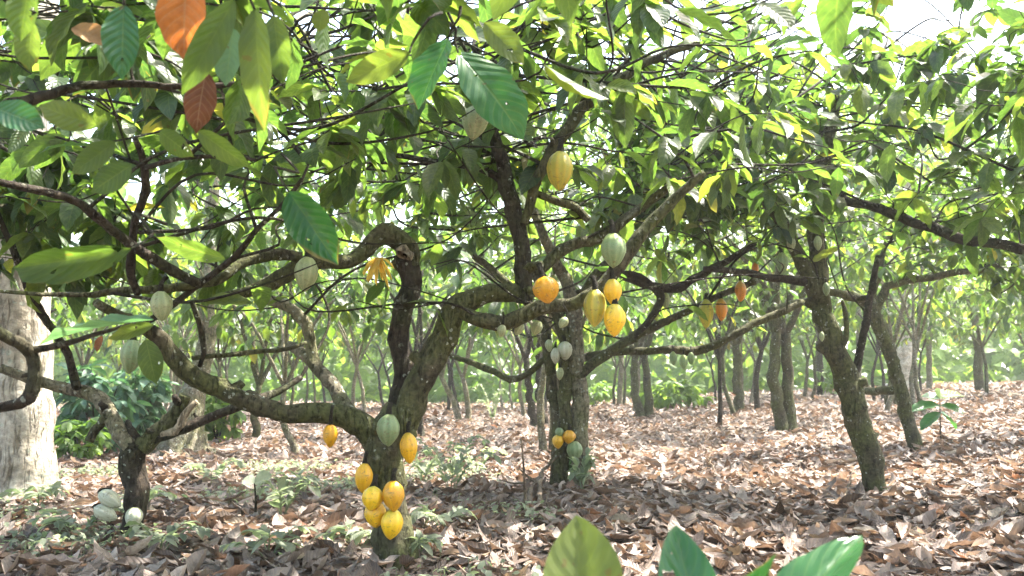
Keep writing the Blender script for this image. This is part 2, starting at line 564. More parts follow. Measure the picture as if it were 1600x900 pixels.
def place(tpls, pos, d, n, Ls, var, tint=None, cols=None, wf=None):
    """many leaves into one set of arrays"""
    Rm = frames(d, n)
    Vs, Fs, Us, Ts, Cs, off = [], [], [], [], [], 0
    for k in range(len(tpls)):
        idx = np.nonzero(var == k)[0]
        if not len(idx): continue
        tv, tf, tu = tpls[k]
        sv = np.repeat(tv[None], len(idx), 0) * Ls[idx][:, None, None]
        if wf is not None: sv[..., 0] *= wf[idx][:, None]
        P = np.einsum('nij,nvj->nvi', Rm[idx], sv) + pos[idx][:, None]
        m_ = len(tv)
        Vs.append(P.reshape(-1, 3))
        Fs.append((tf[None] + (np.arange(len(idx)) * m_)[:, None, None] + off).reshape(-1, 4))
        Us.append(np.tile(tu, (len(idx), 1)))
        if tint is not None: Ts.append(np.repeat(tint[idx], m_))
        if cols is not None: Cs.append(np.repeat(cols[idx], m_, 0))
        off += m_ * len(idx)
    return (np.vstack(Vs), np.vstack(Fs), np.vstack(Us), np.concatenate(Ts) if Ts else None, np.vstack(Cs) if Cs else None)


# ------------------------------------------------------------------ trees
CLEAR = None
ALL = []          # every tree record; leaves are built at the end


class Tree:
    def __init__(s, base, label, group=None, bark=MBARK, detail=2, seed=0, name='cocoa_tree', leafmat=MLEAF, leaf=(.19, .30)):
        s.base = np.array(base, float)
        s.root = thing(name, tuple(s.base), label, 'tree', group)
        s.bark, s.detail = bark, detail
        s.rng = np.random.default_rng(seed + 100)
        s.seed = seed
        s.nodes, s.nrad = [], []
        s.pos, s.d, s.n, s.L, s.tint = [], [], [], [], []
        s.twj = Join()
        s.leafmat, s.leafr = leafmat, leaf
        s.nb = 0
        ALL.append(s)

    def limb(s, pts, rad, name='branch', mat=None, lump=.14, flare=0, node=True, cap=True, seg=None, label=None):
        P, Rd = resample(pts, rad, .035 if s.detail > 1 else .1)
        s.nb += 1
        if seg is None:
            seg = 14 if (s.detail > 1 and max(rad) > .03) else 8
        wob = np.cumsum(s.rng.normal(0, .0035 if s.detail > 1 else .006, P.shape), 0) * np.sin(np.linspace(0, math.pi, len(P)))[:, None]
        P = P + wob * min(1, max(rad) * 25)
        sl_ = np.concatenate([[0], np.cumsum(np.linalg.norm(np.diff(P, axis=0), axis=1))])
        env = np.sin(np.linspace(0, math.pi, len(P))) ** .5
        for k_ in range(5):
            wl_ = s.rng.uniform(.22, 1.1)
            P = P + (env * Rd * s.rng.uniform(.04, .13) * np.sin(sl_ * 6.28 / wl_ + s.rng.uniform(0, 6.28)))[:, None] * s.rng.normal(0, 1, 3)[None] * (1, .6, 1)
        if s.detail < 2: lump = min(lump, .05)
        Vv, Ff = tube_vf(P - s.base, Rd, seg, lump, s.seed * 31 + s.nb, flare, cap)
        o = link(name, mesh(name, Vv, Ff, mat or s.bark), s.root, label=label)
        if node:
            k = 3 if s.detail > 1 else 1
            s.nodes += list(P[::k]); s.nrad += list(Rd[::k])
        return o

    def stubs(s, n):
        q = s.rng
        nd, rd = np.array(s.nodes), np.array(s.nrad)
        ok = np.nonzero((rd > .025) & (nd[:, 2] > s.base[2] + .15))[0]
        for k in range(n):
            i = q.choice(ok)
            a = q.uniform(0, 6.28)
            d = np.array((math.cos(a), math.sin(a) * .7 - .25, q.uniform(.1, .8))); d /= np.linalg.norm(d)
            r = rd[i] * q.uniform(.3, .5); ln = rd[i] + q.uniform(.02, .09)
            P, Rd = resample([nd[i], nd[i] + d * ln * .6, nd[i] + d * ln + q.normal(0, .006, 3)], [r * 1.5, r * 1.1, r], .02)
            Vv, Ff = tube_vf(P - s.base, Rd, 9, .2, int(q.integers(999)))
            link('stub', mesh('stub', Vv, Ff, s.bark), s.root)

    def twig(s, A, B, r0, r1, sag=0.0, node=True):
        q = s.rng
        A = np.array(A, float); B = np.array(B, float)
        ln = np.linalg.norm(B - A)
        m1 = A * .62 + B * .38 + q.normal(0, .07 * ln, 3) + (0, 0, sag * ln)
        m2 = A * .28 + B * .72 + q.normal(0, .06 * ln, 3) + (0, 0, sag * .8 * ln)
        P, Rd = resample([A, m1, m2, B], [r0, r0 * .75 + r1 * .25, r0 * .4 + r1 * .6, r1], .09 if s.detail > 1 else .22)
        Vv, Ff = tube_vf(P - s.base, Rd, 6 if s.detail > 1 else 4, 0, cap=False)
        s.twj.add(Vv, Ff)
        if node:
            s.nodes += list(P[1::2]); s.nrad += list(Rd[1::2])
        return P

    def leaf_at(s, p, d, n, L, tint):
        if CLEAR is not None:
            c_ = p + d * L * .5 - (0, 0, CAMZ)
            k_ = (CLEAR @ c_) / CL2
            off = np.linalg.norm(c_[None] - CLEAR * k_[:, None], axis=1)
            if ((k_ > .25) & (k_ < 1.03) & (off < CLR * k_ + .03)).any(): return
        s.pos.append(p); s.d.append(d); s.n.append(n); s.L.append(L); s.tint.append(tint)

    def cluster(s, P, k, spread=1.0, tint0=None):
        """k drooping leaves round the end of a twig"""
        q = s.rng
        tip = P[-1]; ax = P[-1] - P[max(0, len(P) - 4)]
        ax = ax / (np.linalg.norm(ax) + 1e-9)
        tb = q.beta(2.0, 2.6) if tint0 is None else tint0
        for a in range(k):
            u = q.uniform(0, 1) ** 1.6
            ii = len(P) - 1 - int(u * (len(P) - 1) * .75)
            p = P[ii] + q.normal(0, .008, 3)
            th = a * 2.4 + q.uniform(-.5, .5)
            h = np.array((math.cos(th), math.sin(th), 0.0))
            d = h * q.uniform(.6, 1.1) + ax * .55 + np.array((0, 0, -q.uniform(.05, .95)))
            d /= np.linalg.norm(d)
            n = np.array((0, 0, 1.0)) + h * .35 + q.normal(0, .33, 3)
            L = q.uniform(*s.leafr) * (1 - .35 * (q.random() < .25))
            t_ = np.clip(tb * .6 + q.beta(1.6, 2.2) * .42, 0, .9)
            if q.random() < .012: t_ = q.uniform(.9, 1.0)
            s.leaf_at(p, d, n, L, t_)

    def crown(s, ells, n, leaves=(5, 9), zmin=1.55, maxlen=1.6, r0=.012, keep=None):
        q = s.rng
        att = []
        tot = sum(e[6] if len(e) > 6 else 1 for e in ells)
        for e in ells:
            cx, cy_, cz, rx, ry, rz = e[:6]
            w = (e[6] if len(e) > 6 else 1) / tot
            k = 0
            while k < n * w:
                a = q.normal(size=3); a /= np.linalg.norm(a); a *= q.uniform(.12, 1) ** .45
                p = np.array((cx + a[0] * rx, cy_ + a[1] * ry, cz + a[2] * rz))
                k += 1
                if p[2] < zmin + q.uniform(0, .25): continue
                if keep is not None and not keep(p): continue
                att.append(p)
        att = np.array(att)
        nd = np.array(s.nodes)
        dist = np.sqrt(((att[:, None] - nd[None]) ** 2).sum(-1)).min(1)
        for p in att[np.argsort(dist)]:
            nd = np.array(s.nodes)
            dv = p - nd
            dd = np.sqrt((dv ** 2).sum(1)) + .5 * np.clip(-dv[:, 2], 0, 1)
            k = int(np.argmin(dd))
            A = nd[k]
            if np.linalg.norm(p - A) > maxlen: p = A + (p - A) / np.linalg.norm(p - A) * maxlen
            ra = min(s.nrad[k] * .7, r0 * (.6 + .5 * np.linalg.norm(p - A)))
            P = s.twig(A, p, max(ra, .0035), .003, sag=q.uniform(-.02, .12))
            s.cluster(P, int(q.integers(leaves[0], leaves[1] + 1)))

    def tangle(s, n, r=.007):
        """long thin shoots wandering through the crown"""
        q = s.rng
        nd = np.array(s.nodes)
        pick = np.nonzero(nd[:, 2] > s.base[2] + 1.3)[0]
        for k in range(n):
            A = nd[q.choice(pick)]
            a = q.uniform(0, 6.28)
            ln = q.uniform(.7, 1.7)
            B = A + np.array((math.cos(a) * ln, math.sin(a) * ln * .6, q.uniform(-.12, .75) * ln))
            B[2] = max(B[2], s.base[2] + 1.45)
            if B[1] < 1.9: continue
            P = s.twig(A, B, r * q.uniform(.7, 1.4), .003, sag=q.uniform(-.1, .1), node=False)
            s.cluster(P, int(q.integers(0, 4)))


PODT = {}


def pod_tpl(kind):
    if kind in PODT: return PODT[kind]
    nr, ns = 16, 30
    Vs, A, B_ = [], [], []
    for k in range(nr + 1):
        t_ = k / nr
        rr = math.sin(math.pi * t_ ** .92) ** .56 * (1 - .22 * t_ ** 3)
        if k == 0: rr = .12
        if k == nr: rr = .03
        for a in range(ns):
            th = 2 * math.pi * a / ns
            rid = math.cos(10 * th) * .5 + .25 * math.cos(5 * th)
            x = .255 * rr * (1 + .115 * rid + .02 * math.sin(7 * th + 1.7 * k) * math.sin(1.3 * k))
            Vs.append((x * math.cos(th), x * math.sin(th), -t_ * 1.0 + .012 * math.sin(th * 3 + k)))
            A.append(.5 + .6 * rid); B_.append(t_)
    F = [(k * ns + a, (k + 1) * ns + a, (k + 1) * ns + (a + 1) % ns, k * ns + (a + 1) % ns) for k in range(nr) for a in range(ns)]
    me = mesh('cocoa_pod', np.array(Vs), np.array(F), PODM[kind], attrs={'tint': np.clip(A, 0, 1), 'along': B_})
    PODT[kind] = me
    return me


def pod(tree, px, py, D, h, kind, label=None, w=None, tilt=0, lean=0, up=None):
    """px,py centre of the pod in the photo; h its length in photo pixels"""
    Lm = h * D / FPX
    c = at(px, py, D)
    me = pod_tpl(kind)
    o = link('cocoa_pod', me, tree.root, label=label)
    wf = 1.0 if w is None else (w / h) / .50
    rot = Matrix.Rotation(R(tilt), 3, 'Y') @ Matrix.Rotation(R(lean), 3, 'X') @ Matrix.Rotation(random.uniform(0, 6), 3, 'Z')
    top = c + np.array(rot @ Vector((0, 0, Lm / 2)))
    mat = rot.to_4x4() @ Matrix.Diagonal((Lm * wf, Lm * wf, Lm, 1))
    mat.translation = Vector(top - tree.base)
    o.matrix_basis = mat
    # stalk (in the pod's own frame)
    hook = rot.transposed() @ Vector(up if up is not None else (random.uniform(-.02, .02), .05, .05))
    e = np.array(hook) / np.array((Lm * wf, Lm * wf, Lm))
    P, Rd = resample([(0, 0, -.03), (e[0] * .3, e[1] * .3, max(.05, e[2] * .6)), e], [.08, .055, .065], .08)
    Vv, Ff = tube_vf(P, Rd, 7)
    link('stalk', mesh('stalk', Vv, Ff, MTWIG), o)
    return o


def px_limb(tree, spec, **kw):
    """spec: (px, py, D, radius px)"""
    pts = [at(a, b_, D) for a, b_, D, r_ in spec]
    rad = [r_ * .86 * D / FPX for a, b_, D, r_ in spec]
    return tree.limb(pts, rad, **kw)


# branches and pods that nothing hides in the photograph: no leaf grows right before them
CLEAR = np.array([at(*e) for e in ((876, 262, 4.7), (876, 285, 4.7), (742, 192, 4.6), (785, 240, 4.8), (800, 290, 4.8), (812, 340, 4.8), (818, 400, 4.8), (840, 285, 4.8), (870, 230, 4.8), (905, 185, 4.8),
                                 (640, 380, 4.9), (600, 372, 4.9), (560, 390, 4.9), (910, 385, 4.9), (960, 355, 4.9), (590, 425, 4.6), (478, 420, 4.6), (1240, 390, 7.2), (1270, 400, 7.2), (1128, 478, 7.6), (1105, 480, 7.6), (1158, 455, 7.6), (958, 390, 4.6))]) - (0, 0, CAMZ)
CL2 = (CLEAR ** 2).sum(1)
CLR = .10

# ---- the forked tree in the middle, yellow pods low on its trunk
b0 = G(624, 884)
D0 = b0[1]
t0 = Tree(b0, 'forked mossy cocoa tree with yellow pods clustered low on its trunk', bark=MBARK, seed=1)
px_limb(t0, [(624, 900, D0, 34), (620, 868, D0, 33), (611, 810, D0, 31), (603, 750, D0, 31), (602, 710, D0, 33), (606, 672, D0, 31), (622, 640, D0 + .04, 24)], name='trunk', flare=.45)
px_limb(t0, [(604, 712, D0, 27), (577, 676, D0, 25), (548, 655, D0 - .03, 21), (500, 640, D0 - .06, 18), (440, 630, D0 - .1, 16), (375, 612, D0 - .15, 17), (325, 582, D0 - .2, 18), (275, 545, D0 - .3, 17), (243, 512, D0 - .4, 14), (205, 492, D0 - .5, 10), (150, 472, D0 - .7, 7)], name='branch')
px_limb(t0, [(560, 662, D0, 15), (535, 628, D0 + .1, 13), (505, 588, D0 + .2, 12), (470, 556, D0 + .35, 10), (452, 540, D0 + .5, 8)], mat=MBARKL)
px_limb(t0, [(497, 580, D0 + .25, 9), (486, 545, D0 + .3, 10), (480, 508, D0 + .3, 11), (455, 482, D0 + .3, 10), (415, 466, D0 + .35, 9)], mat=MBARKL)
# upright dark stem with its elbow to the left
px_limb(t0, [(622, 660, D0 + .1, 22), (630, 590, D0 + .16, 19), (630, 520, D0 + .2, 18), (642, 455, D0 + .22, 18), (634, 412, D0 + .22, 21), (632, 398, D0 + .22, 21)], mat=MBARKD, label='dark upright limb cut off pale at its top')
px_limb(t0, [(640, 420, D0 + .22, 14), (640, 388, D0 + .2, 18), (612, 368, D0 + .15, 20), (582, 378, D0 + .1, 15), (545, 398, D0, 13), (490, 402, D0 - .05, 13), (445, 420, D0 - .1, 15), (398, 448, D0 - .1, 11), (352, 462, D0 - .15, 7)], mat=MBARK, label='thick mossy limb elbowing over to the left')
px_limb(t0, [(632, 399, D0 + .1, 16), (634, 394, D0 + .1, 17), (640, 391, D0 + .1, 13)], name='cut_end', mat=MCUT, node=False, lump=.05)
px_limb(t0, [(470, 402, D0 - .1, 10), (420, 396, D0 - .2, 10), (375, 412, D0 - .3, 9), (330, 436, D0 - .4, 9), (270, 450, D0 - .5, 8), (200, 455, D0 - .6, 7), (130, 460, D0 - .7, 5), (75, 462, D0 - .8, 4), (0, 455, D0 - .9, 3)])
px_limb(t0, [(310, 444, D0 - .45, 9), (270, 420, D0 - .7, 10), (222, 388, D0 - .9, 9), (180, 345, D0 - 1.1, 8), (130, 308, D0 - 1.3, 8), (70, 292, D0 - 1.5, 8), (-70, 270, D0 - 1.8, 6)], mat=MBARKD)
px_limb(t0, [(195, 525, D0 - .5, 4), (250, 490, D0 - .5, 6), (300, 455, D0 - .45, 6), (365, 402, D0 - .5, 6), (400, 360, D0 - .6, 5), (440, 322, D0 - .7, 4), (472, 280, D0 - .8, 4)], mat=MBARKD)
px_limb(t0, [(300, 470, D0 - .4, 5), (312, 510, D0 - .35, 6), (318, 545, D0 - .3, 5), (312, 572, D0 - .25, 4)], mat=MBARKD)
px_limb(t0, [(300, 560, D0 - .25, 4), (380, 552, D0 - .1, 5), (440, 548, D0, 4), (478, 535, D0 + .2, 3)])
px_limb(t0, [(215, 460, D0 - .6, 6), (205, 420, D0 - .7, 8), (215, 350, D0 - .9, 7), (230, 300, D0 - 1, 8), (225, 250, D0 - 1.1, 7), (210, 215, D0 - 1.2, 5)], mat=MBARKD)
px_limb(t0, [(228, 262, D0 - 1.1, 5), (270, 250, D0 - 1.1, 4), (330, 245, D0 - 1.1, 4), (400, 250, D0 - 1.1, 3)], mat=MBARKD)
# right hand limb
px_limb(t0, [(625, 690, D0, 20), (640, 640, D0, 24), (662, 590, D0, 25), (690, 540, D0, 24), (712, 498, D0, 23), (735, 468, D0, 20), (768, 456, D0, 17), (815, 458, D0, 16), (835, 462, D0, 13)], label='thick olive limb leaning out to the right')
px_limb(t0, [(714, 482, D0 - .03, 12), (748, 500, D0 - .08, 13), (785, 505, D0 - .1, 14), (830, 488, D0 - .1, 15), (880, 476, D0 - .1, 13), (915, 470, D0 - .1, 12), (950, 445, D0 - .1, 12), (975, 410, D0 - .1, 13), (1000, 365, D0 - .1, 12), (1040, 320, D0 - .1, 10), (1100, 270, D0 - .1, 7)])
px_limb(t0, [(818, 474, D0, 16), (820, 420, D0, 15), (815, 350, D0, 15), (800, 290, D0, 14), (784, 235, D0 - .05, 13), (768, 185, D0 - .1, 10), (758, 130, D0 - .15, 8), (740, 70, D0 - .2, 6)], mat=MBARKD, label='dark upright stem rising from the right limb')
px_limb(t0, [(818, 350, D0, 8), (842, 285, D0, 10), (880, 215, D0, 11), (920, 165, D0, 11), (960, 130, D0, 10), (1030, 90, D0, 8), (1100, 60, D0, 6)])
px_limb(t0, [(838, 428, D0 + .1, 8), (880, 395, D0 + .15, 11), (930, 372, D0 + .2, 10), (990, 335, D0 + .2, 9), (1060, 280, D0 + .2, 7)])
px_limb(t0, [(800, 290, D0, 8), (740, 260, D0 + .1, 7), (680, 255, D0 + .2, 6), (600, 240, D0 + .2, 5)], mat=MBARKD)
px_limb(t0, [(830, 300, D0, 6), (890, 320, D0 + .1, 8), (920, 345, D0 + .1, 7)])
for e in [(607, 672, 4.62, 50, 'green', 'ridged pale green pod at the fork of the trunk', 34, 0, 0),
          (639, 700, 4.80, 48, 'ripe', 'yellow pod on the right side of the trunk below the fork', 26, -4, 0),
          (568, 747, 4.80, 46, 'ripe', 'yellow pod half hidden on the left side of the trunk', 26, 3, 0),
          (582, 779, 4.55, 38, 'ripe', 'squat yellow pod at the upper left of the cluster', 32, 4, -18),
          (615, 775, 4.53, 47, 'ripe', 'yellow pod at the upper right of the cluster', 32, -3, -5),
          (587, 804, 4.60, 40, 'ripe', 'yellow pod at the lower left of the cluster', 32, -6, -15),
          (612, 819, 4.55, 46, 'ripe', 'lowest yellow pod of the cluster on the trunk', 33, 4, -6),
          (516, 681, 4.80, 36, 'ripe', 'small yellow pod hanging under the left limb', 22, 0, 0),
          (853, 453, 4.60, 44, 'ripe', 'yellow pod on the right limb beside the dark stem', 40, -14, 0),
          (930, 481, 4.68, 60, 'half', 'greenish yellow pod, longest of the three hanging together', 34, 2, 0),
          (957, 456, 4.62, 42, 'ripe', 'yellow pod, topmost of the three hanging together', 27, 0, 0),
          (960, 500, 4.60, 52, 'ripe', 'yellow pod, lowest of the three hanging together', 33, 3, 0),
          (875, 267, 4.60, 65, 'half', 'large yellow pod high up beside the slanting stem', 40, 2, 0),
          (742, 188, 4.50, 64, 'pale', 'pale yellow pod high up under the big green leaf', 42, 6, 0),
          (478, 428, 4.60, 56, 'pale', 'pale green pod hanging beside the mossy elbow', 35, 3, 0),
          (252, 478, 4.30, 48, 'pale', 'pale pod hanging among the crossing left branches', 32, -6, 0),
          (205, 557, 4.20, 54, 'green', 'pale green pod under the left end of the limb', 32, 4, 0),
          (958, 391, 4.60, 56, 'green', 'pale green pod hanging at the top of the right limb', 38, 0, 0),
          (838, 512, 5.0, 24, 'pale', None, 18, 20, 0), (811, 514, 4.9, 22, 'pale', None, 14, 30, 0), (784, 517, 4.8, 20, 'pale', None, 14, 10, 0), (880, 504, 4.75, 20, 'pale', None, 14, 35, 0)]:
    pod(t0, e[0], e[1], e[2], e[3], e[4], e[5], e[6], e[7], e[8],
        up=(.01, 0, .10) if e[0] == 516 else (0, .06, .05) if e[1] > 600 else (random.uniform(-.02, .02), .03, .07))
x0, y0 = b0[0], D0
t0.stubs(16)
t0.crown([(x0 + .2, y0 + .3, 2.75, 1.5, 1.1, .85), (x0 - 1.4, y0 - .4, 2.35, 1.1, 1.3, .75, .9), (x0 + 1.2, y0 + .1, 2.6, 1.1, 1.2, .8, .8), (x0 - .1, y0 - .8, 2.6, 1.2, .8, .6, .6)], 215, (4, 8), 2.0)
t0.tangle(190, .0075)

# ---- low tree on the left
b1 = G(198, 852)
D1 = b1[1]
t1 = Tree(b1, 'low dark cocoa tree at the left with a stubby cut fork', bark=MBARKD, seed=2)
px_limb(t1, [(196, 862, D1, 19), (202, 820, D1, 19), (208, 760, D1, 20), (211, 715, D1, 21), (212, 688, D1, 20)], name='trunk', flare=.25)
px_limb(t1, [(222, 700, D1, 16), (245, 678, D1, 15), (268, 655, D1, 13), (282, 632, D1, 11), (290, 618, D1, 11)], mat=MBARK, label='short limb broken off at its end')
px_limb(t1, [(255, 678, D1, 11), (275, 668, D1 - .02, 9), (292, 645, D1 - .03, 7), (308, 628, D1 - .03, 5)], mat=MCUT, name='split_stub')
px_limb(t1, [(240, 685, D1, 11), (280, 672, D1, 9), (325, 652, D1 + .05, 8), (368, 632, D1 + .1, 8), (420, 610, D1 + .3, 7), (470, 590, D1 + .5, 5)])
px_limb(t1, [(204, 696, D1, 15), (185, 672, D1, 14), (165, 640, D1 + .05, 13), (140, 614, D1 + .1, 12), (95, 600, D1 + .1, 10), (50, 588, D1 + .05, 9), (0, 575, D1, 8)], mat=MBARKL)
px_limb(t1, [(168, 648, D1, 7), (150, 672, D1 + .1, 8), (140, 690, D1 + .1, 8)], mat=MBARK, node=False)
px_limb(t1, [(215, 690, D1, 8), (205, 672, D1, 7), (200, 660, D1 + .1, 5)], node=False)
px_limb(t1, [(120, 606, D1 + .1, 8), (100, 540, D1 - .1, 7), (60, 470, D1 - .3, 7), (30, 400, D1 - .5, 6), (-10, 320, D1 - .6, 5)])
pod(t1, 172, 780, D1 - .12, 40, 'white', 'pale pod, upper of two jutting left from the low trunk', 24, -58, 0, up=(.05, .05, .01))
pod(t1, 165, 802, D1 - .14, 40, 'white', 'pale pod, lower of two jutting left from the low trunk', 23, -64, 0, up=(.05, .05, .01))
pod(t1, 209, 809, D1 - .14, 33, 'white', 'round whitish pod low on the front of the low trunk', 25, 0, 0)
t1.stubs(7)
t1.crown([(b1[0] - 1.0, D1 + .4, 2.7, 1.4, 1.3, .9), (b1[0] + .6, D1 + 1.2, 2.9, 1.2, 1, .8, .6)], 180, (5, 8), 2.0)
t1.crown([(-2.9, 5.2, 2.0, .75, .6, .42), (-2.2, 5.6, 1.95, .6, .6, .4, .3)], 75, (5, 8), 1.58)
t1.tangle(90, .007)

# ---- many-stemmed tree behind, in the centre
b2 = G(890, 762)
D2 = b2[1]
t2 = Tree(b2, 'three stemmed cocoa tree behind centre with small white and yellow pods', bark=MBARK, seed=3)
px_limb(t2, [(902, 778, D2, 18), (906, 720, D2, 16), (906, 650, D2, 15), (902, 580, D2, 15), (898, 530, D2, 15), (893, 485, D2, 14), (880, 430, D2, 11), (850, 370, D2 - .2, 9), (820, 300, D2 - .4, 7)], name='trunk', mat=MBARKL, flare=.3)
px_limb(t2, [(874, 770, D2 + .05, 17), (876, 700, D2 + .05, 15), (884, 640, D2, 12), (884, 560, D2, 12), (880, 515, D2, 12), (862, 470, D2, 9), (830, 420, D2, 7)], name='trunk', mat=MBARK, flare=.3)
px_limb(t2, [(872, 690, D2 + .08, 11), (866, 630, D2 + .08, 11), (857, 575, D2 + .08, 10), (848, 530, D2 + .08, 10), (835, 490, D2 + .1, 8), (790, 440, D2 + .2, 7), (740, 400, D2 + .3, 6)], name='trunk', flare=0)
px_limb(t2, [(902, 590, D2, 10), (918, 575, D2, 9), (950, 552, D2, 9), (1000, 525, D2, 8), (1050, 500, D2, 7), (1110, 470, D2, 6), (1180, 440, D2, 5)])
px_limb(t2, [(850, 560, D2 + .1, 5), (830, 578, D2 + .1, 6), (800, 590, D2 + .1, 6), (760, 578, D2 + .2, 6), (720, 560, D2 + .3, 5), (680, 550, D2 + .3, 4)])
px_limb(t2, [(905, 560, D2 + .3, 8), (970, 550, D2 + .3, 7), (1040, 548, D2 + .3, 7), (1090, 548, D2 + .4, 8), (1140, 528, D2 + .4, 7), (1200, 498, D2 + .5, 7), (1255, 472, D2 + .6, 6)])
px_limb(t2, [(985, 535, D2, 6), (1030, 470, D2 - .1, 7), (1000, 438, D2 - .1, 8), (960, 425, D2 - .2, 7)], mat=MBARKD)
px_limb(t2, [(975, 432, D2 - .1, 8), (1050, 450, D2 - .1, 8), (1090, 430, D2 - .1, 7), (1130, 410, D2, 6), (1180, 380, D2, 5)], mat=MBARKD)
px_limb(t2, [(890, 500, D2, 9), (930, 430, D2, 9), (990, 380, D2 + .1, 8), (1040, 300, D2 + .1, 7)])
for e in [(872, 690, 22, 'ripe', 'small yellow pod low on the three stemmed tree, left one', 17), (889, 683, 22, 'ripe', 'small yellow pod low on the three stemmed tree, right one', 20), (874, 676, 16, 'green', None, 13),
          (898, 704, 30, 'green', 'pale green pod under the small yellow ones', 24), (883, 548, 30, 'white', 'white pod highest on the front stems', 23), (868, 556, 26, 'white', None, 15), (875, 584, 20, 'pale', None, 11), (858, 540, 20, 'pale', None, 12)]:
    pod(t2, e[0], e[1], D2 - .16, e[2], e[3], e[4], e[5], random.uniform(-10, 10))
for px, py, h, kd in ((1040, 470, 26, 'pale'), (1068, 566, 24, 'green'), (1052, 560, 22, 'green'), (1080, 560, 20, 'green'), (1103, 490, 46, 'half'), (1127, 484, 36, 'orange'), (1157, 455, 34, 'orange'), (1180, 420, 22, 'orange')):
    pod(t2, px, py, D2 - .05, h, kd, 'orange pod hanging right of the centre' if (kd == 'orange' and h == 38) else None)
t2.stubs(9)
t2.crown([(b2[0], D2, 3.3, 1.7, 1.4, 1.1), (b2[0] + 1.5, D2 + .3, 3.1, 1.4, 1.3, 1.0), (b2[0] - 1.2, D2 + .4, 3.2, 1.2, 1.2, 1.0)], 300, (4, 8), 1.85)
t2.tangle(150, .010)

# ---- leaning tree on the right and its neighbour
b3 = G(1364, 768)
D3 = b3[1]
t3 = Tree(b3, 'leaning light barked cocoa tree at the right with whitish pods', bark=MBARK, seed=4)
px_limb(t3, [(1366, 782, D3, 20), (1360, 735, D3, 20), (1349, 685, D3, 22), (1332, 630, D3, 22), (1310, 580, D3, 22), (1292, 530, D3, 20), (1278, 480, D3, 17), (1270, 430, D3, 16), (1270, 370, D3, 15), (1276, 310, D3, 13), (1290, 230, D3, 10), (1310, 150, D3, 7)], name='trunk', flare=.2)
px_limb(t3, [(1274, 460, D3, 14), (1258, 420, D3, 13), (1238, 378, D3, 12), (1215, 335, D3, 10), (1180, 280, D3, 8), (1140, 220, D3, 6)])
px_limb(t3, [(1328, 612, D3, 7), (1340, 560, D3 + .05, 7), (1352, 510, D3 + .1, 7), (1360, 460, D3 + .2, 6), (1372, 400, D3 + .3, 5)], mat=MBARKD)
px_limb(t3, [(1272, 462, D3, 7), (1310, 458, D3 + .1, 7), (1350, 468, D3 + .3, 6)])
px_limb(t3, [(1270, 440, D3, 8), (1220, 440, D3 - .1, 7), (1160, 430, D3 - .2, 6), (1100, 420, D3 - .3, 5)], mat=MBARKD)
px_limb(t3, [(1285, 300, D3, 9), (1350, 320, D3 - .3, 8), (1440, 350, D3 - .6, 9), (1520, 372, D3 - .8, 10), (1600, 390, D3 - 1, 9)], mat=MBARKD)
px_limb(t3, [(1305, 560, D3, 4), (1322, 530, D3 - .05, 5), (1320, 490, D3 - .05, 4), (1316, 470, D3 - .05, 3)], node=False)
for px, py, h, kd in ((1236, 381, 26, 'pale'), (1278, 380, 24, 'pale'), (1222, 412, 36, 'green'), (1291, 452, 22, 'green'), (1284, 526, 16, 'pale')):
    pod(t3, px, py, D3 - .16, h, kd)
t3.stubs(8)
t3.crown([(b3[0] - .5, D3, 3.4, 1.6, 1.4, 1.2), (b3[0] + .9, D3 - .3, 3.2, 1.4, 1.4, 1.1), (b3[0] - 1.6, D3 - .5, 3.1, 1.2, 1.2, 1.0)], 300, (4, 8), 1.95)
t3.tangle(110, .009)

b4 = G(1428, 702)
D4 = b4[1]
t4 = Tree(b4, 'slender curved cocoa tree just right of the leaning one', bark=MBARK, seed=5)
px_limb(t4, [(1430, 710, D4, 14), (1424, 670, D4, 12), (1412, 625, D4, 12), (1400, 580, D4, 11), (1385, 535, D4, 11), (1368, 495, D4, 12), (1362, 478, D4, 12)], name='trunk', flare=.2)
px_limb(t4, [(1366, 484, D4, 9), (1380, 460, D4, 8), (1390, 445, D4, 7), (1440, 438, D4, 6), (1500, 428, D4, 6), (1560, 415, D4, 5)])
px_limb(t4, [(1364, 480, D4, 8), (1330, 462, D4, 7), (1290, 458, D4, 6), (1250, 470, D4, 6), (1200, 485, D4, 5)])
px_limb(t4, [(1368, 490, D4, 7), (1365, 455, D4, 6), (1380, 400, D4, 5), (1400, 340, D4, 4)])
px_limb(t4, [(1408, 606, D4, 8), (1380, 612, D4 + .2, 8), (1345, 612, D4 + .6, 6)], mat=MBARK)
t4.crown([(b4[0], D4, 3.4, 1.9, 1.5, 1.1), (b4[0] + 1.7, D4, 3.2, 1.5, 1.4, 1.0)], 240, (5, 8), 2.05)
t4.tangle(60, .010)

# ---- near tree whose limbs reach in from the upper left
t5 = Tree((-2.3, 1.75, float(gz(-2.3, 1.75))), 'near cocoa tree whose large leaves hang across the upper left', bark=MBARKD, seed=6)
t5.limb([(-2.3, 1.75, -.05), (-2.28, 1.76, .5), (-2.25, 1.8, 1.0), (-2.2, 1.85, 1.35)], [.11, .10, .095, .09], name='trunk', flare=.3)
px_limb(t5, [(-60, 470, 2.3, 12), (0, 520, 2.4, 11), (28, 532, 2.45, 11), (46, 552, 2.5, 11), (50, 590, 2.5, 12), (42, 622, 2.5, 12), (15, 634, 2.5, 10), (-30, 640, 2.5, 8)], label='dark hooked branch at the left edge')
px_limb(t5, [(40, 548, 2.5, 7), (90, 540, 2.5, 6), (150, 522, 2.5, 4), (225, 500, 2.6, 2.5)])
t5.limb([(-2.2, 1.85, 1.3), (-1.9, 1.95, 1.6), (-1.4, 2.1, 1.95), (-.9, 2.2, 2.1), (-.3, 2.3, 2.15), (.35, 2.35, 2.1)], [.05, .04, .028, .02, .015, .01])
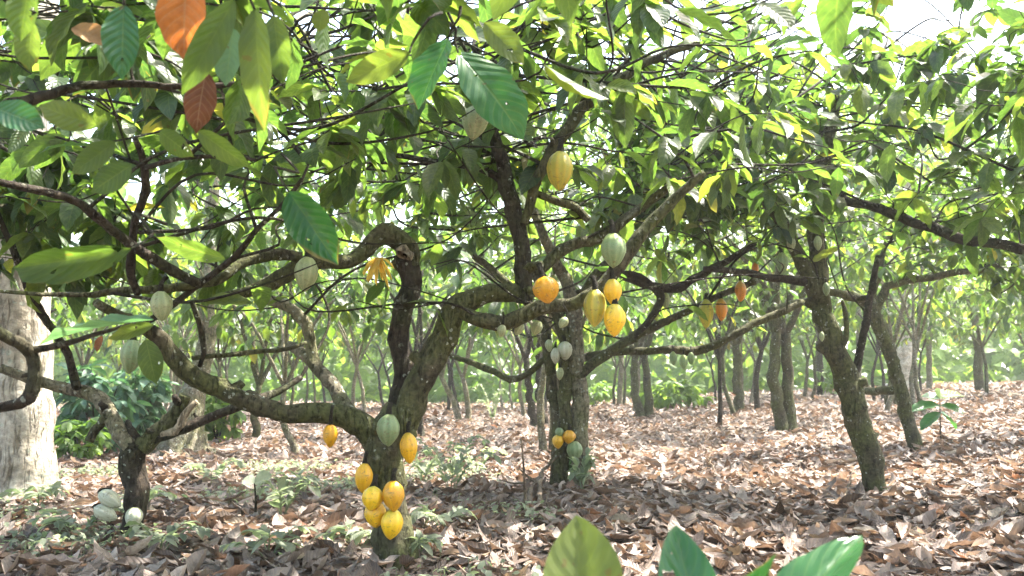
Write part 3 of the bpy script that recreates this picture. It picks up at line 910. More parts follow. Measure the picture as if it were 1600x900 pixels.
t5.limb([(-2.2, 1.85, 1.3), (-2.0, 1.7, 1.7), (-1.6, 1.5, 2.1), (-.9, 1.4, 2.3), (-.2, 1.5, 2.35)], [.06, .05, .035, .022, .012])
t5.limb([(-2.2, 1.85, 1.3), (-2.05, 2.2, 1.55), (-1.75, 2.6, 1.75), (-1.45, 2.85, 1.98), (-1.0, 3.0, 2.02), (-.6, 3.05, 2.2)], [.05, .034, .022, .015, .009, .004])
t5.limb([(-2.25, 1.8, 1.25), (-2.5, 1.7, 1.7), (-2.7, 1.5, 2.2)], [.06, .045, .03])


class HeroSet: items = []


def hero(tree, b_, t_, D, wpx, mat, tint=.4, col=None, face=(0, -1, .35), dz=0.0, twigto=None, bend=.35, tipD=None, fold=.25):
    A = at(b_[0], b_[1], D); Bp = at(t_[0], t_[1], D + dz if tipD is None else tipD)
    mat = {MLEAF: MLEAFH, MTOP: MTOPH}.get(mat, mat)
    HeroSet.items.append((tree, A, Bp, wpx * D / FPX, mat, tint, col, np.array(face, float), bend, fold))
    if twigto is not None:
        tree.twig(at(*twigto), A, .005, .003, .05, node=False)


OR, BR, TN = (.46, .16, .03), (.16, .065, .03), (.42, .27, .13)
hero(t5, (292, -45), (283, 90), 1.9, 86, MDEADT, col=OR, twigto=(350, -60, 2.1))
hero(t5, (366, 0), (283, 146), 1.8, 52, MLEAF, .62, twigto=(380, -60, 2.0), face=(.5, -1, .2))
hero(t5, (398, 15), (409, 200), 1.8, 58, MLEAF, .66, twigto=(400, -50, 2.0))
hero(t5, (428, 25), (440, 128), 1.95, 48, MLEAF, .72, twigto=(410, -50, 2.0))
hero(t5, (194, 8), (189, 124), 1.9, 58, MTOP, .7, face=(0, -1, .1), twigto=(210, -40, 2.0), bend=.1)
hero(t5, (366, 45), (350, 132), 2.15, 48, MBLUE, .9, face=(.1, -1, .6))
hero(t5, (322, 112), (303, 206), 2.2, 54, MDEADT, col=BR)
hero(t5, (48, -30), (28, 62), 1.7, 48, MLEAF, .55, face=(.2, -1, .8))
hero(t5, (50, 35), (42, 108), 1.8, 42, MLEAF, .66)
hero(t5, (-10, 168), (68, 196), 1.8, 52, MTOP, .9)
hero(t5, (112, 44), (176, 66), 2.2, 38, MDEADT, col=TN, face=(0, -1, .7))
hero(t5, (150, 195), (55, 165), 1.9, 46, MLEAF, .64, face=(.1, -1, -.5))
hero(t5, (180, 222), (110, 272), 2.1, 40, MLEAF, .5, face=(0, -1, -.4))
hero(t5, (205, 258), (140, 300), 2.1, 46, MLEAF, .42, face=(0, -1, -.2))
hero(t5, (250, 205), (300, 245), 2.2, 40, MLEAF, .58, face=(0, -1, -.4))
hero(t5, (310, 205), (390, 262), 2.2, 38, MLEAF, .66, face=(.2, -1, -.5))
hero(t5, (205, 388), (15, 425), 2.3, 54, MLEAF, .5, face=(0, -1, -.6), twigto=(260, 350, 2.7))
hero(t5, (352, 404), (240, 374), 2.6, 34, MLEAF, .6, face=(0, -1, -.5))
hero(t5, (240, 500), (55, 518), 2.5, 36, MBLUE, .9, face=(0, -.6, 1), bend=.5)
hero(t5, (240, 508), (165, 528), 2.5, 26, MLEAF, .72, face=(0, -1, .2))
hero(t5, (452, 300), (526, 414), 2.5, 68, MTOP, .6, face=(-.2, -1, .1), twigto=(440, 240, 2.9), bend=.2)
hero(t5, (700, 62), (648, 168), 2.5, 92, MTOP, .8, face=(-.35, -.75, .95), bend=.25, twigto=(720, 10, 2.5))
hero(t5, (716, 82), (826, 206), 2.5, 92, MTOP, 1.0, face=(.3, -1, .55), bend=.5, twigto=(700, 20, 2.5))
hero(t5, (640, 82), (540, 128), 2.4, 46, MLEAF, .68, face=(0, -1, -.4), twigto=(690, 20, 2.5))
hero(t5, (757, 35), (820, 98), 2.5, 50, MLEAF, .7, face=(0, -1, .1))
hero(t5, (850, 100), (948, 160), 2.5, 22, MLEAF, .7, face=(0, -.6, -1))
hero(t5, (505, 15), (497, 48), 2.3, 30, MLEAF, .86)
hero(t0, (228, 530), (243, 600), 4.1, 38, MLEAF, .68, face=(.2, -1, .1))
for tx, ty, w_ in ((566, 430, 6), (573, 442, 6), (586, 448, 7), (598, 440, 6), (612, 436, 5), (570, 414, 5), (596, 426, 9), (582, 424, 9), (619, 420, 5), (607, 450, 5), (579, 434, 6), (590, 416, 8)):
    hero(t0, (592 + (tx - 592) * .1, 402), (tx, ty), 4.5, w_, MDEADT, col=(.74, .60, .13), dz=random.uniform(-.06, .06), bend=.7)
hero(t0, (160, 525), (150, 550), 4.1, 14, MDEADT, col=(.25, .10, .04))
t5.crown([(-1.2, 2.2, 2.25, 1.0, .7, .5), (-.5, 2.4, 2.4, 1.0, .6, .5), (-1.6, 2.8, 2.1, .8, .7, .6), (.4, 2.5, 2.45, .7, .5, .4, .5)], 62, (4, 7), 1.72, 1.0, .008)
t5.tangle(80, .004)

# ---- farther cocoa trees, each with its own fan of limbs
def fan_tree(px, py, px2, py2, rpx, label, group, seed, stems=1, bark=MBARK, n=110, h=None, leafr=(.2, .32), R0=1.9, tmat=MLEAF, lv=(5, 8), detail=1, base=None):
    bb = G(px, py) if base is None else np.array(base, float)
    D = bb[1]
    tr = Tree(bb, label, group, bark, detail, seed, leafmat=tmat, leaf=leafr)
    q = tr.rng
    H = h or (q.uniform(3.6, 4.5) if D < 15 else q.uniform(4.2, 5.6))
    for s_ in range(stems):
        rr = max(rpx * D / FPX, .05)
        if base is None:
            top = at(px2 + (s_ * (px2 - px + 8) * (-1) ** s_), py2, D)
        else:
            top = bb + (q.uniform(-.3, .3), q.uniform(-.3, .3), 1.5)
        off = np.array((0.13 * s_ * (D / 12), .05 * s_, 0))
        mid = (bb + top) / 2 + np.array((q.uniform(-.1, .1), 0, 0)) + off
        tr.limb([bb + off - (0, 0, .06), bb + off * 1.0 + (0, 0, .12), mid, top + off], [rr * 1.15, rr, rr * .88, rr * .72], name='trunk', flare=.2, seg=10)
        tp = top + off
        a0 = q.uniform(0, 6.28)
        for k in range(4 if stems == 1 else 3):
            a = a0 + k * 6.28 / (4 if stems == 1 else 3) + q.uniform(-.4, .4)
            h_ = np.array((math.cos(a), math.sin(a), 0))
            ln = R0 * q.uniform(.6, .95)
            up = H - tp[2] + bb[2]
            tr.limb([tp - (0, 0, .05), tp + h_ * ln * .35 + (0, 0, up * .3), tp + h_ * ln * .75 + (0, 0, up * .48), tp + h_ * ln + (0, 0, up * .7)],
                    [rr * .55, rr * .42, rr * .28, .012], seg=7)
    tr.crown([(bb[0], D, bb[2] + H * .78, R0, R0, H * .30), (bb[0], D, bb[2] + H * .6, R0 * 1.1, R0 * 1.1, H * .24, .7)], n, lv, bb[2] + (1.35 if D > 9 else 2.0), 1.5, .012)
    return tr


FG = 'cocoa trees farther back in the plantation'
NEARB = [
    (1222, 676, 1213, 520, 13, 'cocoa tree with two trunks parting low, behind the leaning tree', 2),
    (1155, 646, 1150, 540, 10, 'yellowish straight cocoa trunk left of the two trunked tree', 1),
    (1184, 642, 1190, 545, 6, 'thin cocoa trunk between yellowish trunk and two trunked tree', 1),
    (1000, 652, 992, 560, 9, 'cocoa tree standing in the gap right of the three stemmed tree', 2),
    (716, 658, 690, 590, 6, 'small cocoa tree forking in a V right of the main trunk', 2),
    (835, 668, 822, 560, 8, 'slim cocoa tree just left of the three stemmed tree', 2),
    (1530, 600, 1520, 470, 9, 'stout cocoa trunk near the right edge on the slope', 1),
    (1452, 606, 1455, 500, 6, 'slim cocoa trunk on the slope above the seedling', 1),
    (1283, 618, 1280, 520, 8, 'dark cocoa trunk seen left of the leaning tree', 1),
    (400, 690, 405, 600, 8, 'cocoa trunk under the long left limb of the main tree', 1),
    (460, 712, 445, 600, 7, 'slanting cocoa trunk left of the main tree', 1),
    (1125, 668, 1124, 560, 4, 'thin sapling trunk in the bright gap', 1),
]
for k, e in enumerate(NEARB):
    fan_tree(*e[:4], e[4] * .8, e[5], FG, 20 + k, e[6], bark=[MBARK, MBARKL, MBARKD][k % 3] if k not in (1,) else MBARK, n=150)
q = np.random.default_rng(5)
FARL = 'slender cocoa tree far back among the sunlit foliage'
done = [tuple(tr.base[:2]) for tr in ALL]
k = 0
while k < 50:
    y = q.uniform(13, 36); x = q.uniform(-.62, .68) * y
    if any((x - a) ** 2 + (y - b_) ** 2 < 8.0 for a, b_ in done): continue
    px_, py_, _ = project(np.array((x, y, 0.)))
    done.append((x, y))
    fan_tree(0, 0, 0, 0, q.uniform(.045, .075) * FPX / y, FARL, 'distant cocoa trees', 60 + k, int(q.integers(1, 3)), bark=[MBARK, MBARKL, MBARKD][k % 3], n=85, base=(x, y, float(gz(x, y))), leafr=(.26, .4), lv=(5, 7), R0=2.0)
    k += 1
# neighbours beside the frame, added to shade the foreground
BESIDE = ['cocoa tree outside the right edge whose leaves hang nearest there', 'cocoa tree outside the right edge beside the leaning tree', 'cocoa tree standing just right of the viewpoint',
          'cocoa tree outside the right edge beyond the leaning tree', 'cocoa tree outside the left edge beside the low tree', 'cocoa tree outside the left edge behind the pale trunk',
          'cocoa tree standing behind the viewpoint at left', 'cocoa tree far out on the right beside the viewpoint']
for k, (x, y) in enumerate(((3.6, 3.2), (4.6, 5.4), (1.9, .2), (6.6, 7.4), (-4.4, 4.4), (-5.6, 8.0), (-1.6, -1.2), (5.6, 1.6))):
    fan_tree(0, 0, 0, 0, .09 * FPX / 5, BESIDE[k], 'cocoa trees beside the view', 120 + k, 1, n=135, base=(x, y, float(gz(x, y))), h=4.3, R0=2.0)

# ---- pale broad trunks of shade trees on the left
def shade_tree(spec, label, seed, mat=MPALE, cr=3.2, n=150):
    D = spec[0][2]
    bb = G(spec[0][0], spec[0][1])
    tr = Tree(bb, label, None, mat, 1, seed, name='shade_tree', leafmat=MFRESH, leaf=(.3, .45))
    pts = [at(a, b_, D) for a, b_, _, _ in spec]; rad = [r_ * D / FPX for _, _, _, r_ in spec]
    pts.append(pts[-1] + (0.1, 0, 3.5)); rad.append(rad[-1] * .8)
    tr.limb(pts, rad, name='trunk', flare=.3, seg=32, lump=.05)
    tp = pts[-1]
    for k in range(6):
        a = k * 1.05 + tr.rng.uniform(-.2, .2)
        h_ = np.array((math.cos(a), math.sin(a), 0))
        tr.limb([tp - (0, 0, .6), tp + h_ * 1.2 + (0, 0, .5), tp + h_ * cr + (0, 0, 1.6)], [rad[-1] * .6, rad[-1] * .4, .04], seg=8)
    tr.crown([(tp[0], tp[1], tp[2] + 1.6, cr + .8, cr + .8, 1.9)], n, (5, 8), tp[2] - .8, 1.8, .02)
    return tr


DS = G(60, 782)[1]
shade_tree([(36, 795, DS, 50), (36, 740, DS, 46), (38, 640, DS, 44), (40, 540, DS, 42), (40, 430, DS, 40), (40, 250, DS, 36)], 'broad pale trunk of a shade tree at the left edge', 201)
DS2 = G(285, 708)[1]
shade_tree([(285, 716, DS2, 46), (285, 690, DS2, 34), (292, 640, DS2, 27), (305, 600, DS2, 16), (325, 520, DS2, 13), (330, 400, DS2, 11)], 'buttressed pale brown trunk behind the low left tree', 202, MBARKL)
DS3 = G(1410, 606)[1]
shade_tree([(1412, 612, DS3, 24), (1412, 590, DS3, 18), (1412, 520, DS3, 16), (1414, 400, DS3, 15)], 'pale straight trunk of a shade tree far back at right', 203, cr=4.8, n=420)
for k, (px, py, lb) in enumerate(((1340, 622, 'tall grey shade tree seen between the two right trees'), (968, 634, 'tall slim shade tree just right of the three stemmed tree'), (655, 640, 'tall slim shade tree just right of the main trunk'))):
    DD = G(px, py)[1]
    shade_tree([(px, py + 4, DD, .15 * FPX / DD), (px, py - 10, DD, .11 * FPX / DD), (px + 3, py - 90, DD, .10 * FPX / DD), (px + 2, py - 200, DD, .09 * FPX / DD)], lb, 204 + k, MBARKL, 4.8, 420)

# ------------------------------------------------------------------ build all tree leaves: the largest visible ones singly
recs = []
for ti, tr in enumerate(ALL):
    if tr.twj.n:
        Vv, Ff = tr.twj.arr()
        link('twigs', mesh('twigs', Vv, Ff, MTWIG), tr.root, kind='stuff')
    P = np.array(tr.pos); dd = np.array(tr.d); nn = np.array(tr.n); LL = np.array(tr.L); tt = np.array(tr.tint)
    tr.arr = (P, dd, nn, LL, tt, np.arange(len(P)) % NVAR)
    c = P + dd * LL[:, None] * .5
    u, v_, f = project(c)
    for a in range(len(P)):
        if -10 < u[a] < 1610 and -10 < v_[a] < 910 and f[a] > .4:
            recs.append((f[a], ti, a, u[a], v_[a], LL[a] * FPX / f[a]))
recs.sort()
occ = np.zeros((113, 200), np.uint8)
cand = {}
for f, ti, a, u, v_, s in recs:
    cx, cy_ = int(u / 8), int(v_ / 8)
    h_ = max(0, int(s * .16 / 8))
    y0_, y1_, x0_, x1_ = max(0, cy_ - h_), min(113, cy_ + h_ + 1), max(0, cx - h_), min(200, cx + h_ + 1)
    blk = occ[y0_:y1_, x0_:x1_]
    if blk.size and (blk == 0).mean() > .35:
        cand.setdefault(ti, []).append((s, a))
    blk[:] = 1
HM = {}


def hi_leaf(mat, var, tb):
    k = (mat.name, var, tb)
    if k not in HM:
        tv, tf, tu = T_HI[var]
        HM[k] = mesh('leaf', tv, tf, mat, tu, {'tint': np.full(len(tv), (tb + .5) / 8)})
    return HM[k]


for ti, tr in enumerate(ALL):
    P, dd, nn, LL, tt, var = tr.arr
    D = tr.base[1]
    cap = 280 if tr.detail > 1 else (70 if D < 16 else 0)
    ch = sorted(cand.get(ti, []), reverse=True)[:cap]
    ch = [a for s, a in ch if s > 20]
    single = np.zeros(len(P), bool); single[ch] = True
    Rm = frames(dd, nn)
    for a in ch:
        o = link('leaf', hi_leaf(tr.leafmat, int(var[a]), min(7, int(tt[a] * 8))), tr.root)
        m4 = Matrix([list(Rm[a][r_] * LL[a]) + [P[a][r_] - tr.base[r_]] for r_ in range(3)] + [[0, 0, 0, 1]])
        o.matrix_basis = m4
    rest = ~single
    tp = T_MID if tr.detail > 1 or D < 6 else T_LO
    Vv, Ff, Uu, Tt, _ = place(tp, P[rest] - tr.base, dd[rest], nn[rest], LL[rest], var[rest], tt[rest])
    link('crown', mesh('crown', Vv, Ff, tr.leafmat, Uu, {'tint': Tt}), tr.root, kind='stuff')

for tr, A, Bp, wd, mat, tint, col, face, bend, fold in HeroSet.items:
    d = Bp - A; Ln = np.linalg.norm(d)
    tv, tf, tu = leaf_tpl(6, 14, bend=bend, fold=fold, wave=.035, ratio=1.0, seed=int(A[0] * 977) % 97, twist=random.uniform(-.45, .45), curl=random.uniform(-.2, .35))
    k = tv[-1, 1] if tv[-1, 1] > .3 else 1
    sc = np.array((wd * 1.0, Ln / k, Ln * .6))
    Rm = frames(d[None], face[None])[0]
    Vv = (tv * sc) @ Rm.T + A - tr.base
    me = mesh('leaf', Vv, tf, mat, tu, {'tint': np.full(len(tv), tint)}, colr=np.tile(col, (len(tv), 1)) if col else None)
    link('leaf', me, tr.root, label='hanging dead orange brown leaf' if col else None)


# ------------------------------------------------------------------ leaf litter
def litter_cols(n, q):
    pal = np.array([(.29, .215, .175), (.38, .30, .25), (.16, .11, .088), (.48, .41, .36), (.23, .16, .125), (.33, .26, .225), (.09, .062, .05), (.32, .16, .09), (.42, .34, .24)])
    w = np.array([.2, .18, .15, .1, .14, .12, .06, .025, .025]); w /= w.sum()
    c = pal[q.choice(len(pal), n, p=w)]
    g_ = c.mean(1, keepdims=True)
    return np.clip((g_ * .22 + c * .78) * (1.02, .99, .97) * q.uniform(.5, 1.1, (n, 1)), 0, 1)


def dead_tpls(nu, nv, sd):
    q = np.random.default_rng(sd)
    return [leaf_tpl(nu, nv, bend=q.choice([-1, 1]) * q.uniform(.1, 1.0), fold=q.uniform(-.2, .6), wave=q.uniform(.02, .06), ratio=q.uniform(.34, .46),
                     seed=50 + k, twist=q.uniform(-.8, .8), curl=q.uniform(-.6, 1.1)) for k in range(NVAR * 2)]


DT_HI, DT_MID, DT_LO = dead_tpls(4, 8, 8), dead_tpls(3, 5, 8), dead_tpls(2, 2, 8)


def litter(y0_, y1_, dens, Lr, q, lift):
    area = lambda: None
    n = int(dens * ((.70 * (y1_ ** 2 - y0_ ** 2)) + 3.0 * (y1_ - y0_)))
    y = np.sqrt(q.uniform(y0_ ** 2, y1_ ** 2, n)) if y0_ > 0 else q.uniform(y0_, y1_, n)
    x = q.uniform(-1, 1, n) * (.70 * np.abs(y) + 1.5)
    z = gz(x, y) + q.uniform(0, 1, n) ** 1.5 * lift
    a = q.uniform(0, 6.28, n)
    d = np.stack([np.cos(a), np.sin(a), q.normal(0, .14, n)], -1)
    nn = np.stack([q.normal(0, .17, n), q.normal(0, .17, n), np.where(q.random(n) < .5, 1., -1.)], -1)
    Ls = np.where(q.random(n) < .28, q.uniform(Lr[1] * .75, Lr[1] * 1.3, n), q.uniform(Lr[0], Lr[1] * .75, n))
    pos = np.stack([x, y, z], -1) - d * Ls[:, None] * .45
    pos[:, 2] = np.maximum(pos[:, 2], gz(pos[:, 0], pos[:, 1]) + .004)
    cc = litter_cols(n, q)
    pat = .5 + .5 * np.sin(1.7 * x + 1.1 * np.sin(1.3 * y + .5)) * np.sin(1.9 * y + 1.4 * np.sin(.9 * x)) + .25 * np.sin(4.1 * x + 2 * np.sin(3.3 * y))
    cc = cc * (.62 + .5 * np.clip(pat, 0, 1))[:, None]          # matted, half rotted patches among drier ones
    return pos, d, nn, Ls, cc, q.integers(0, NVAR * 2, n)


q = np.random.default_rng(77)
sets = [(litter(1.1, 6.5, 430, (.05, .22), q, .05), DT_MID), (litter(6.5, 12, 270, (.06, .19), q, .06), DT_MID), (litter(12, 24, 80, (.12, .23), q, .06), DT_LO), (litter(24, 46, 18, (.22, .36), q, .07), DT_LO)]
FM = []
for k in range(80):
    tv, tf, tu = DT_HI[k % (NVAR * 2)]
    FM.append(mesh('fallen_leaf', tv, tf, MDEAD, tu, colr=np.tile(litter_cols(1, q)[0], (len(tv), 1))))
VV, FF, UU, CC, off = [], [], [], [], 0
for si, ((pos, d, nn, Ls, cc, var), tp) in enumerate(sets):
    keep = np.ones(len(pos), bool)
    if si == 0:
        c = pos + d * Ls[:, None] * .45
        u, v_, f = project(c)
        hgt = c[:, 2] - gz(c[:, 0], c[:, 1])
        ok = (u > 10) & (u < 1590) & (v_ > 640) & (v_ < 890) & (hgt > .035)
        sc = np.where(ok, Ls / f, 0)
        best = np.argsort(-sc)[:295]
        Rm = frames(d, nn)
        for a in best:
            o = link('fallen_leaf', FM[int(var[a]) + NVAR * 2 * int(q.integers(0, 5))], ground)
            p_ = pos[a]
            o.matrix_basis = Matrix([list(Rm[a][r_] * Ls[a]) + [p_[r_]] for r_ in range(3)] + [[0, 0, 0, 1]])
        keep[best] = False
    Vv, Ff, Uu, _, Cv = place(tp, pos[keep], d[keep], nn[keep], Ls[keep], var[keep], None, cc[keep])
    VV.append(Vv); FF.append(Ff + off); UU.append(Uu); CC.append(Cv); off += len(Vv)
link('leaf_litter', mesh('leaf_litter', np.vstack(VV), np.vstack(FF), MDEAD, np.vstack(UU), colr=np.vstack(CC)), ground, kind='stuff')

# ------------------------------------------------------------------ small plants
def fern_plant(px, py, hpx, wpx, label, group, seed, mat=MWEED, nst=7, base=None):
    """low weed: arching stems with paired leaflets"""
    bb = G(px, py)
    D = bb[1]; q = np.random.default_rng(seed)
    root = thing('weed', tuple(bb), label, 'weed', group)
    H, Wd = hpx * D / FPX, wpx * D / FPX / 2
    js = Join(); pos, d, n, L = [], [], [], []
    for s_ in range(nst):
        a = s_ * 2.4 + q.uniform(-.4, .4)
        h_ = np.array((math.cos(a), math.sin(a), 0))
        e = h_ * Wd * q.uniform(.5, 1) + (0, 0, H * q.uniform(.55, 1.0))
        P, Rd = resample([(0, 0, -.02), e * (.3, .3, .6), e * (.7, .7, 1), e * (1, 1, .95)], [.005, .004, .003, .0015], .05)
        Vv, Ff = tube_vf(P, Rd, 5, cap=False); js.add(Vv, Ff)
        for k in range(3, len(P)):
            ax = P[k] - P[k - 1]; ax /= np.linalg.norm(ax) + 1e-9
            sd_ = np.cross(ax, (0, 0, 1))
            for sg in (-1, 1):
                pos.append(P[k]); d.append(sd_ * sg + ax * .6 + (0, 0, q.normal(-.1, .15)))
                n.append(np.array((0, 0, 1)) + q.normal(0, .25, 3)); L.append(q.uniform(.07, .14))
    Vv, Ff = js.arr(); link('stems', mesh('stems', Vv, Ff, mat, attrs={'tint': np.full(len(Vv), .2)}, uv=np.full((len(Vv), 2), .3)), root)
    pos, d, n, L = map(np.array, (pos, d, n, L))
    Vv, Ff, Uu, Tt, _ = place(T_LO, pos, d, n, L, q.integers(0, NVAR, len(pos)), q.uniform(0, 1, len(pos)))
    link('foliage', mesh('foliage', Vv, Ff, mat, Uu, {'tint': Tt}), root, kind='stuff')


WG = 'low weeds on the leaf litter'
for k, (px, py, h, w, lb) in enumerate([
    (705, 775, 90, 170, 'feathery pale weed right of the main trunk'), (660, 760, 60, 90, 'small feathery weed beside the lowest yellow pods'),
    (120, 850, 60, 150, 'spreading pale weed left of the low tree'), (60, 800, 40, 90, 'weed at the foot of the pale left trunk'),
    (250, 870, 60, 140, 'pale weed at the foot of the low left tree'), (440, 815, 70, 110, 'leafy weed between low tree and main tree'),
    (420, 875, 45, 130, 'green weed at the bottom left of the main trunk'), (560, 862, 40, 110, 'weed at the left foot of the main trunk'),
    (330, 760, 40, 110, 'flat weed behind the low left tree'), (895, 760, 70, 60, 'green weed at the foot of the three stemmed tree'),
    (650, 880, 40, 60, 'weed at the right foot of the main trunk'),
    (770, 660, 60, 60, 'pale leafy sapling in the middle distance'), (470, 775, 35, 60, 'small weed in the open litter'),
    
    (745, 745, 45, 110, 'feathery weed between main trunk and three stemmed tree'),
    (690, 830, 35, 90, 'weed on the litter right of the main foot'), (220, 800, 40, 80, 'small weed behind the low left trunk'), (910, 775, 60, 50, 'dark weed at the right foot of the three stemmed tree')]):
    fern_plant(px, py, h, w, lb, WG, 300 + k, nst=5, mat=MWEED if k != 9 else MBLUE)


def seedling(px, py, label, hpx, leaves, mat, seed, name='cocoa_seedling', base=None):
    """leaves: (tip px, tip py, width px, tint, base fraction up the stem)"""
    bb = G(px, py) if base is None else np.array(base, float)
    D = bb[1]
    root = thing(name, tuple(bb), label, 'seedling')
    H = hpx * D / FPX
    q = np.random.default_rng(seed)
    P, Rd = resample([(0, 0, -.03), (q.normal(0, .02), 0, H * .5), (q.normal(0, .02), 0, H)], [.011, .009, .005], .05)
    Vv, Ff = tube_vf(P, Rd, 8)
    link('stem', mesh('stem', Vv, Ff, MTWIG), root)
    for (tx, ty, wpx, tint, fr, mt, face, dz, *rest_) in leaves:
        A = P[min(len(P) - 1, int(fr * (len(P) - 1)))]
        Bp = at(tx, ty, D + dz) - bb
        d = Bp - A; Ln = np.linalg.norm(d)
        tv, tf, tu = leaf_tpl(6, 14, bend=.55, fold=.3, wave=.02, ratio=1.0, seed=int(tx) % 91, tip=rest_[0] if rest_ else 1.0, twist=rest_[1] if rest_ else 0)
        sc = np.array((wpx * D / FPX, Ln / max(tv[-1, 1], .4), Ln * .7))
        # leaf arches: base direction tilted upward
        Rm = frames(d[None] + np.array([[0, 0, .25 * Ln]]), np.array(face, float)[None])[0]
        Vv = (tv * sc) @ Rm.T + A
        link('leaf', mesh('leaf', Vv, tf, mt, tu, {'tint': np.full(len(tv), tint)}), root)


u_ = (0, -.5, 1)
seedling(1470, 690, 'young dark leaved cocoa seedling on the slope at right', 66,
         [(1440, 622, 24, .9, 1, MTOP, u_, .1), (1508, 624, 24, .9, 1, MFRESH, u_, .1), (1426, 650, 24, 1, .9, MTOP, u_, -.1), (1504, 650, 24, .9, .9, MTOP, u_, -.15),
          (1443, 676, 20, .8, .7, MTOP, u_, -.1), (1494, 674, 20, .9, .7, MTOP, u_, .1), (1472, 608, 20, .9, 1, MFRESH, (0, -1, .2), .1)], MTOP, 1)
seedling(398, 815, 'single broad pale leaf on a thin stalk in the left litter', 58, [(425, 745, 34, .9, 1, MWEED, (0, -.6, 1), 0), (378, 752, 26, .8, 1, MWEED, (0, -.6, 1), 0)], MWEED, 2)
zb = 1.42
def fgp(x): 
    b_ = at(x, 1000, zb); return (b_[0], zb, float(gz(b_[0], zb)))
seedling(0, 0, 'bright green seedling leaf rising at the bottom edge', 540, [(918, 806, 132, .80, .93, MLEAFH, (.3, -1, .4), .05, .6, .3)], MFRESH, 3, base=fgp(935))
seedling(0, 0, 'dark green seedling with two broad leaves at the bottom edge', 520, [(1042, 824, 100, .75, .97, MTOPH, (-.35, -1, .7), .06, .2, -.25), (1385, 864, 96, 1.0, .97, MTOPH, (.1, -.75, 1), .12, .8, .2), (1190, 900, 60, .5, .9, MTOP, (0, -.5, 1), -.15)], MTOP, 4, base=fgp(1120))


def shrub(px, py, rpx, hpx, label, mat, seed, n=40, leaf=(.12, .2)):
    bb = G(px, py); D = bb[1]
    tr = Tree(bb, label, None, MTWIG, 1, seed, name='shrub', leafmat=mat, leaf=leaf)
    ALL.pop()
    tr.root['category'] = 'shrub'
    H, Rr = hpx * D / FPX, rpx * D / FPX
    for k in range(4):
        a = k * 1.6
        tr.limb([bb - (0, 0, .03), bb + (math.cos(a) * Rr * .25, math.sin(a) * Rr * .25, H * .35), bb + (math.cos(a) * Rr * .5, math.sin(a) * Rr * .5, H * .7)], [.02, .014, .008], name='stem', seg=6, lump=0)
    tr.crown([(bb[0], D, bb[2] + H * .55, Rr, Rr, H * .5)], n, (6, 9), bb[2] + .05, 1, .008)
    Vv, Ff = tr.twj.arr(); link('twigs', mesh('twigs', Vv, Ff, MTWIG), tr.root, kind='stuff')
    P = np.array(tr.pos); var = np.arange(len(P)) % NVAR
    Vv, Ff, Uu, Tt, _ = place(T_MID, P - bb, np.array(tr.d), np.array(tr.n), np.array(tr.L), var, np.array(tr.tint))
    link('foliage', mesh('foliage', Vv, Ff, mat, Uu, {'tint': Tt}), tr.root, kind='stuff')


shrub(150, 712, 55, 150, 'blue green leafy shrub right of the pale left trunk', MBLUE, 401, 70, (.2, .32))
shrub(215, 700, 45, 130, 'dark broad leaved shrub behind the low tree fork', MBLUE, 402, 50, (.22, .34))
shrub(125, 722, 45, 65, 'bright green bush low beside the pale left trunk', MFRESH, 403, 70, (.12, .2))
shrub(340, 690, 40, 90, 'sunlit yellow green bush behind the buttressed trunk', MFRESH, 404, 50, (.2, .3))
shrub(1310, 618, 40, 50, 'light green bush in the gap between the right trunks', MFRESH, 405, 40, (.25, .4))
shrub(1050, 640, 60, 50, 'sunlit green bush at the far edge of the clearing', MFRESH, 406, 60, (.3, .45))
shrub(930, 634, 45, 40, 'sunlit bush behind the three stemmed tree', MFRESH, 407, 40, (.3, .45))

# thin pale ground cover over the left and centre floor
q = np.random.default_rng(55)
n = 26000
y = np.sqrt(q.uniform(3.6 ** 2, 10.5 ** 2, n)); x = q.uniform(-.62, .12, n) * y
pat = np.sin(1.5 * x + 1.2 * np.sin(1.1 * y)) * np.sin(1.3 * y + np.sin(1.7 * x)) + .5 * np.sin(3.7 * x + 1) * np.sin(3.1 * y) - .5 * np.clip((x + .2) / 1.2, 0, 2)
keep = pat + q.normal(0, .22, n) > .80
x, y = x[keep], y[keep]; n = len(x)
pos = np.stack([x, y, gz(x, y) + q.uniform(.02, .13, n)], -1)
a = q.uniform(0, 6.28, n)
d = np.stack([np.cos(a), np.sin(a), q.normal(-.1, .3, n)], -1)
nn = np.stack([q.normal(0, .35, n), q.normal(-.1, .35, n), np.ones(n)], -1)
Vv, Ff, Uu, Tt, _ = place(T_LO, pos, d, nn, q.uniform(.03, .07, n), q.integers(0, NVAR, n), q.uniform(0, 1, n), wf=q.uniform(1.0, 1.6, n))
st = np.nonzero(q.random(n) < .5)[0]
p0 = pos[st]; b_ = p0.copy(); b_[:, 2] = gz(b_[:, 0], b_[:, 1]); b_[:, :2] += q.normal(0, .02, (len(st), 2))
w_ = np.array((.0016, 0, 0)); w2 = np.array((0, .0016, 0))
SV = np.stack([b_ - w_, b_ + w_, p0 + w_, p0 - w_, b_ - w2, b_ + w2, p0 + w2, p0 - w2], 1).reshape(-1, 3)
SF = np.arange(len(SV)).reshape(-1, 4) + len(Vv)
gc = link('ground_cover', mesh('ground_cover', np.vstack([Vv, SV]), np.vstack([Ff, SF]), MWEED, np.vstack([Uu, np.full((len(SV), 2), .3)]), {'tint': np.concatenate([Tt, np.full(len(SV), .3)])}), kind='stuff')
gc['label'] = 'thin pale grey green seedlings spread over the left litter'
gc['category'] = 'ground cover'

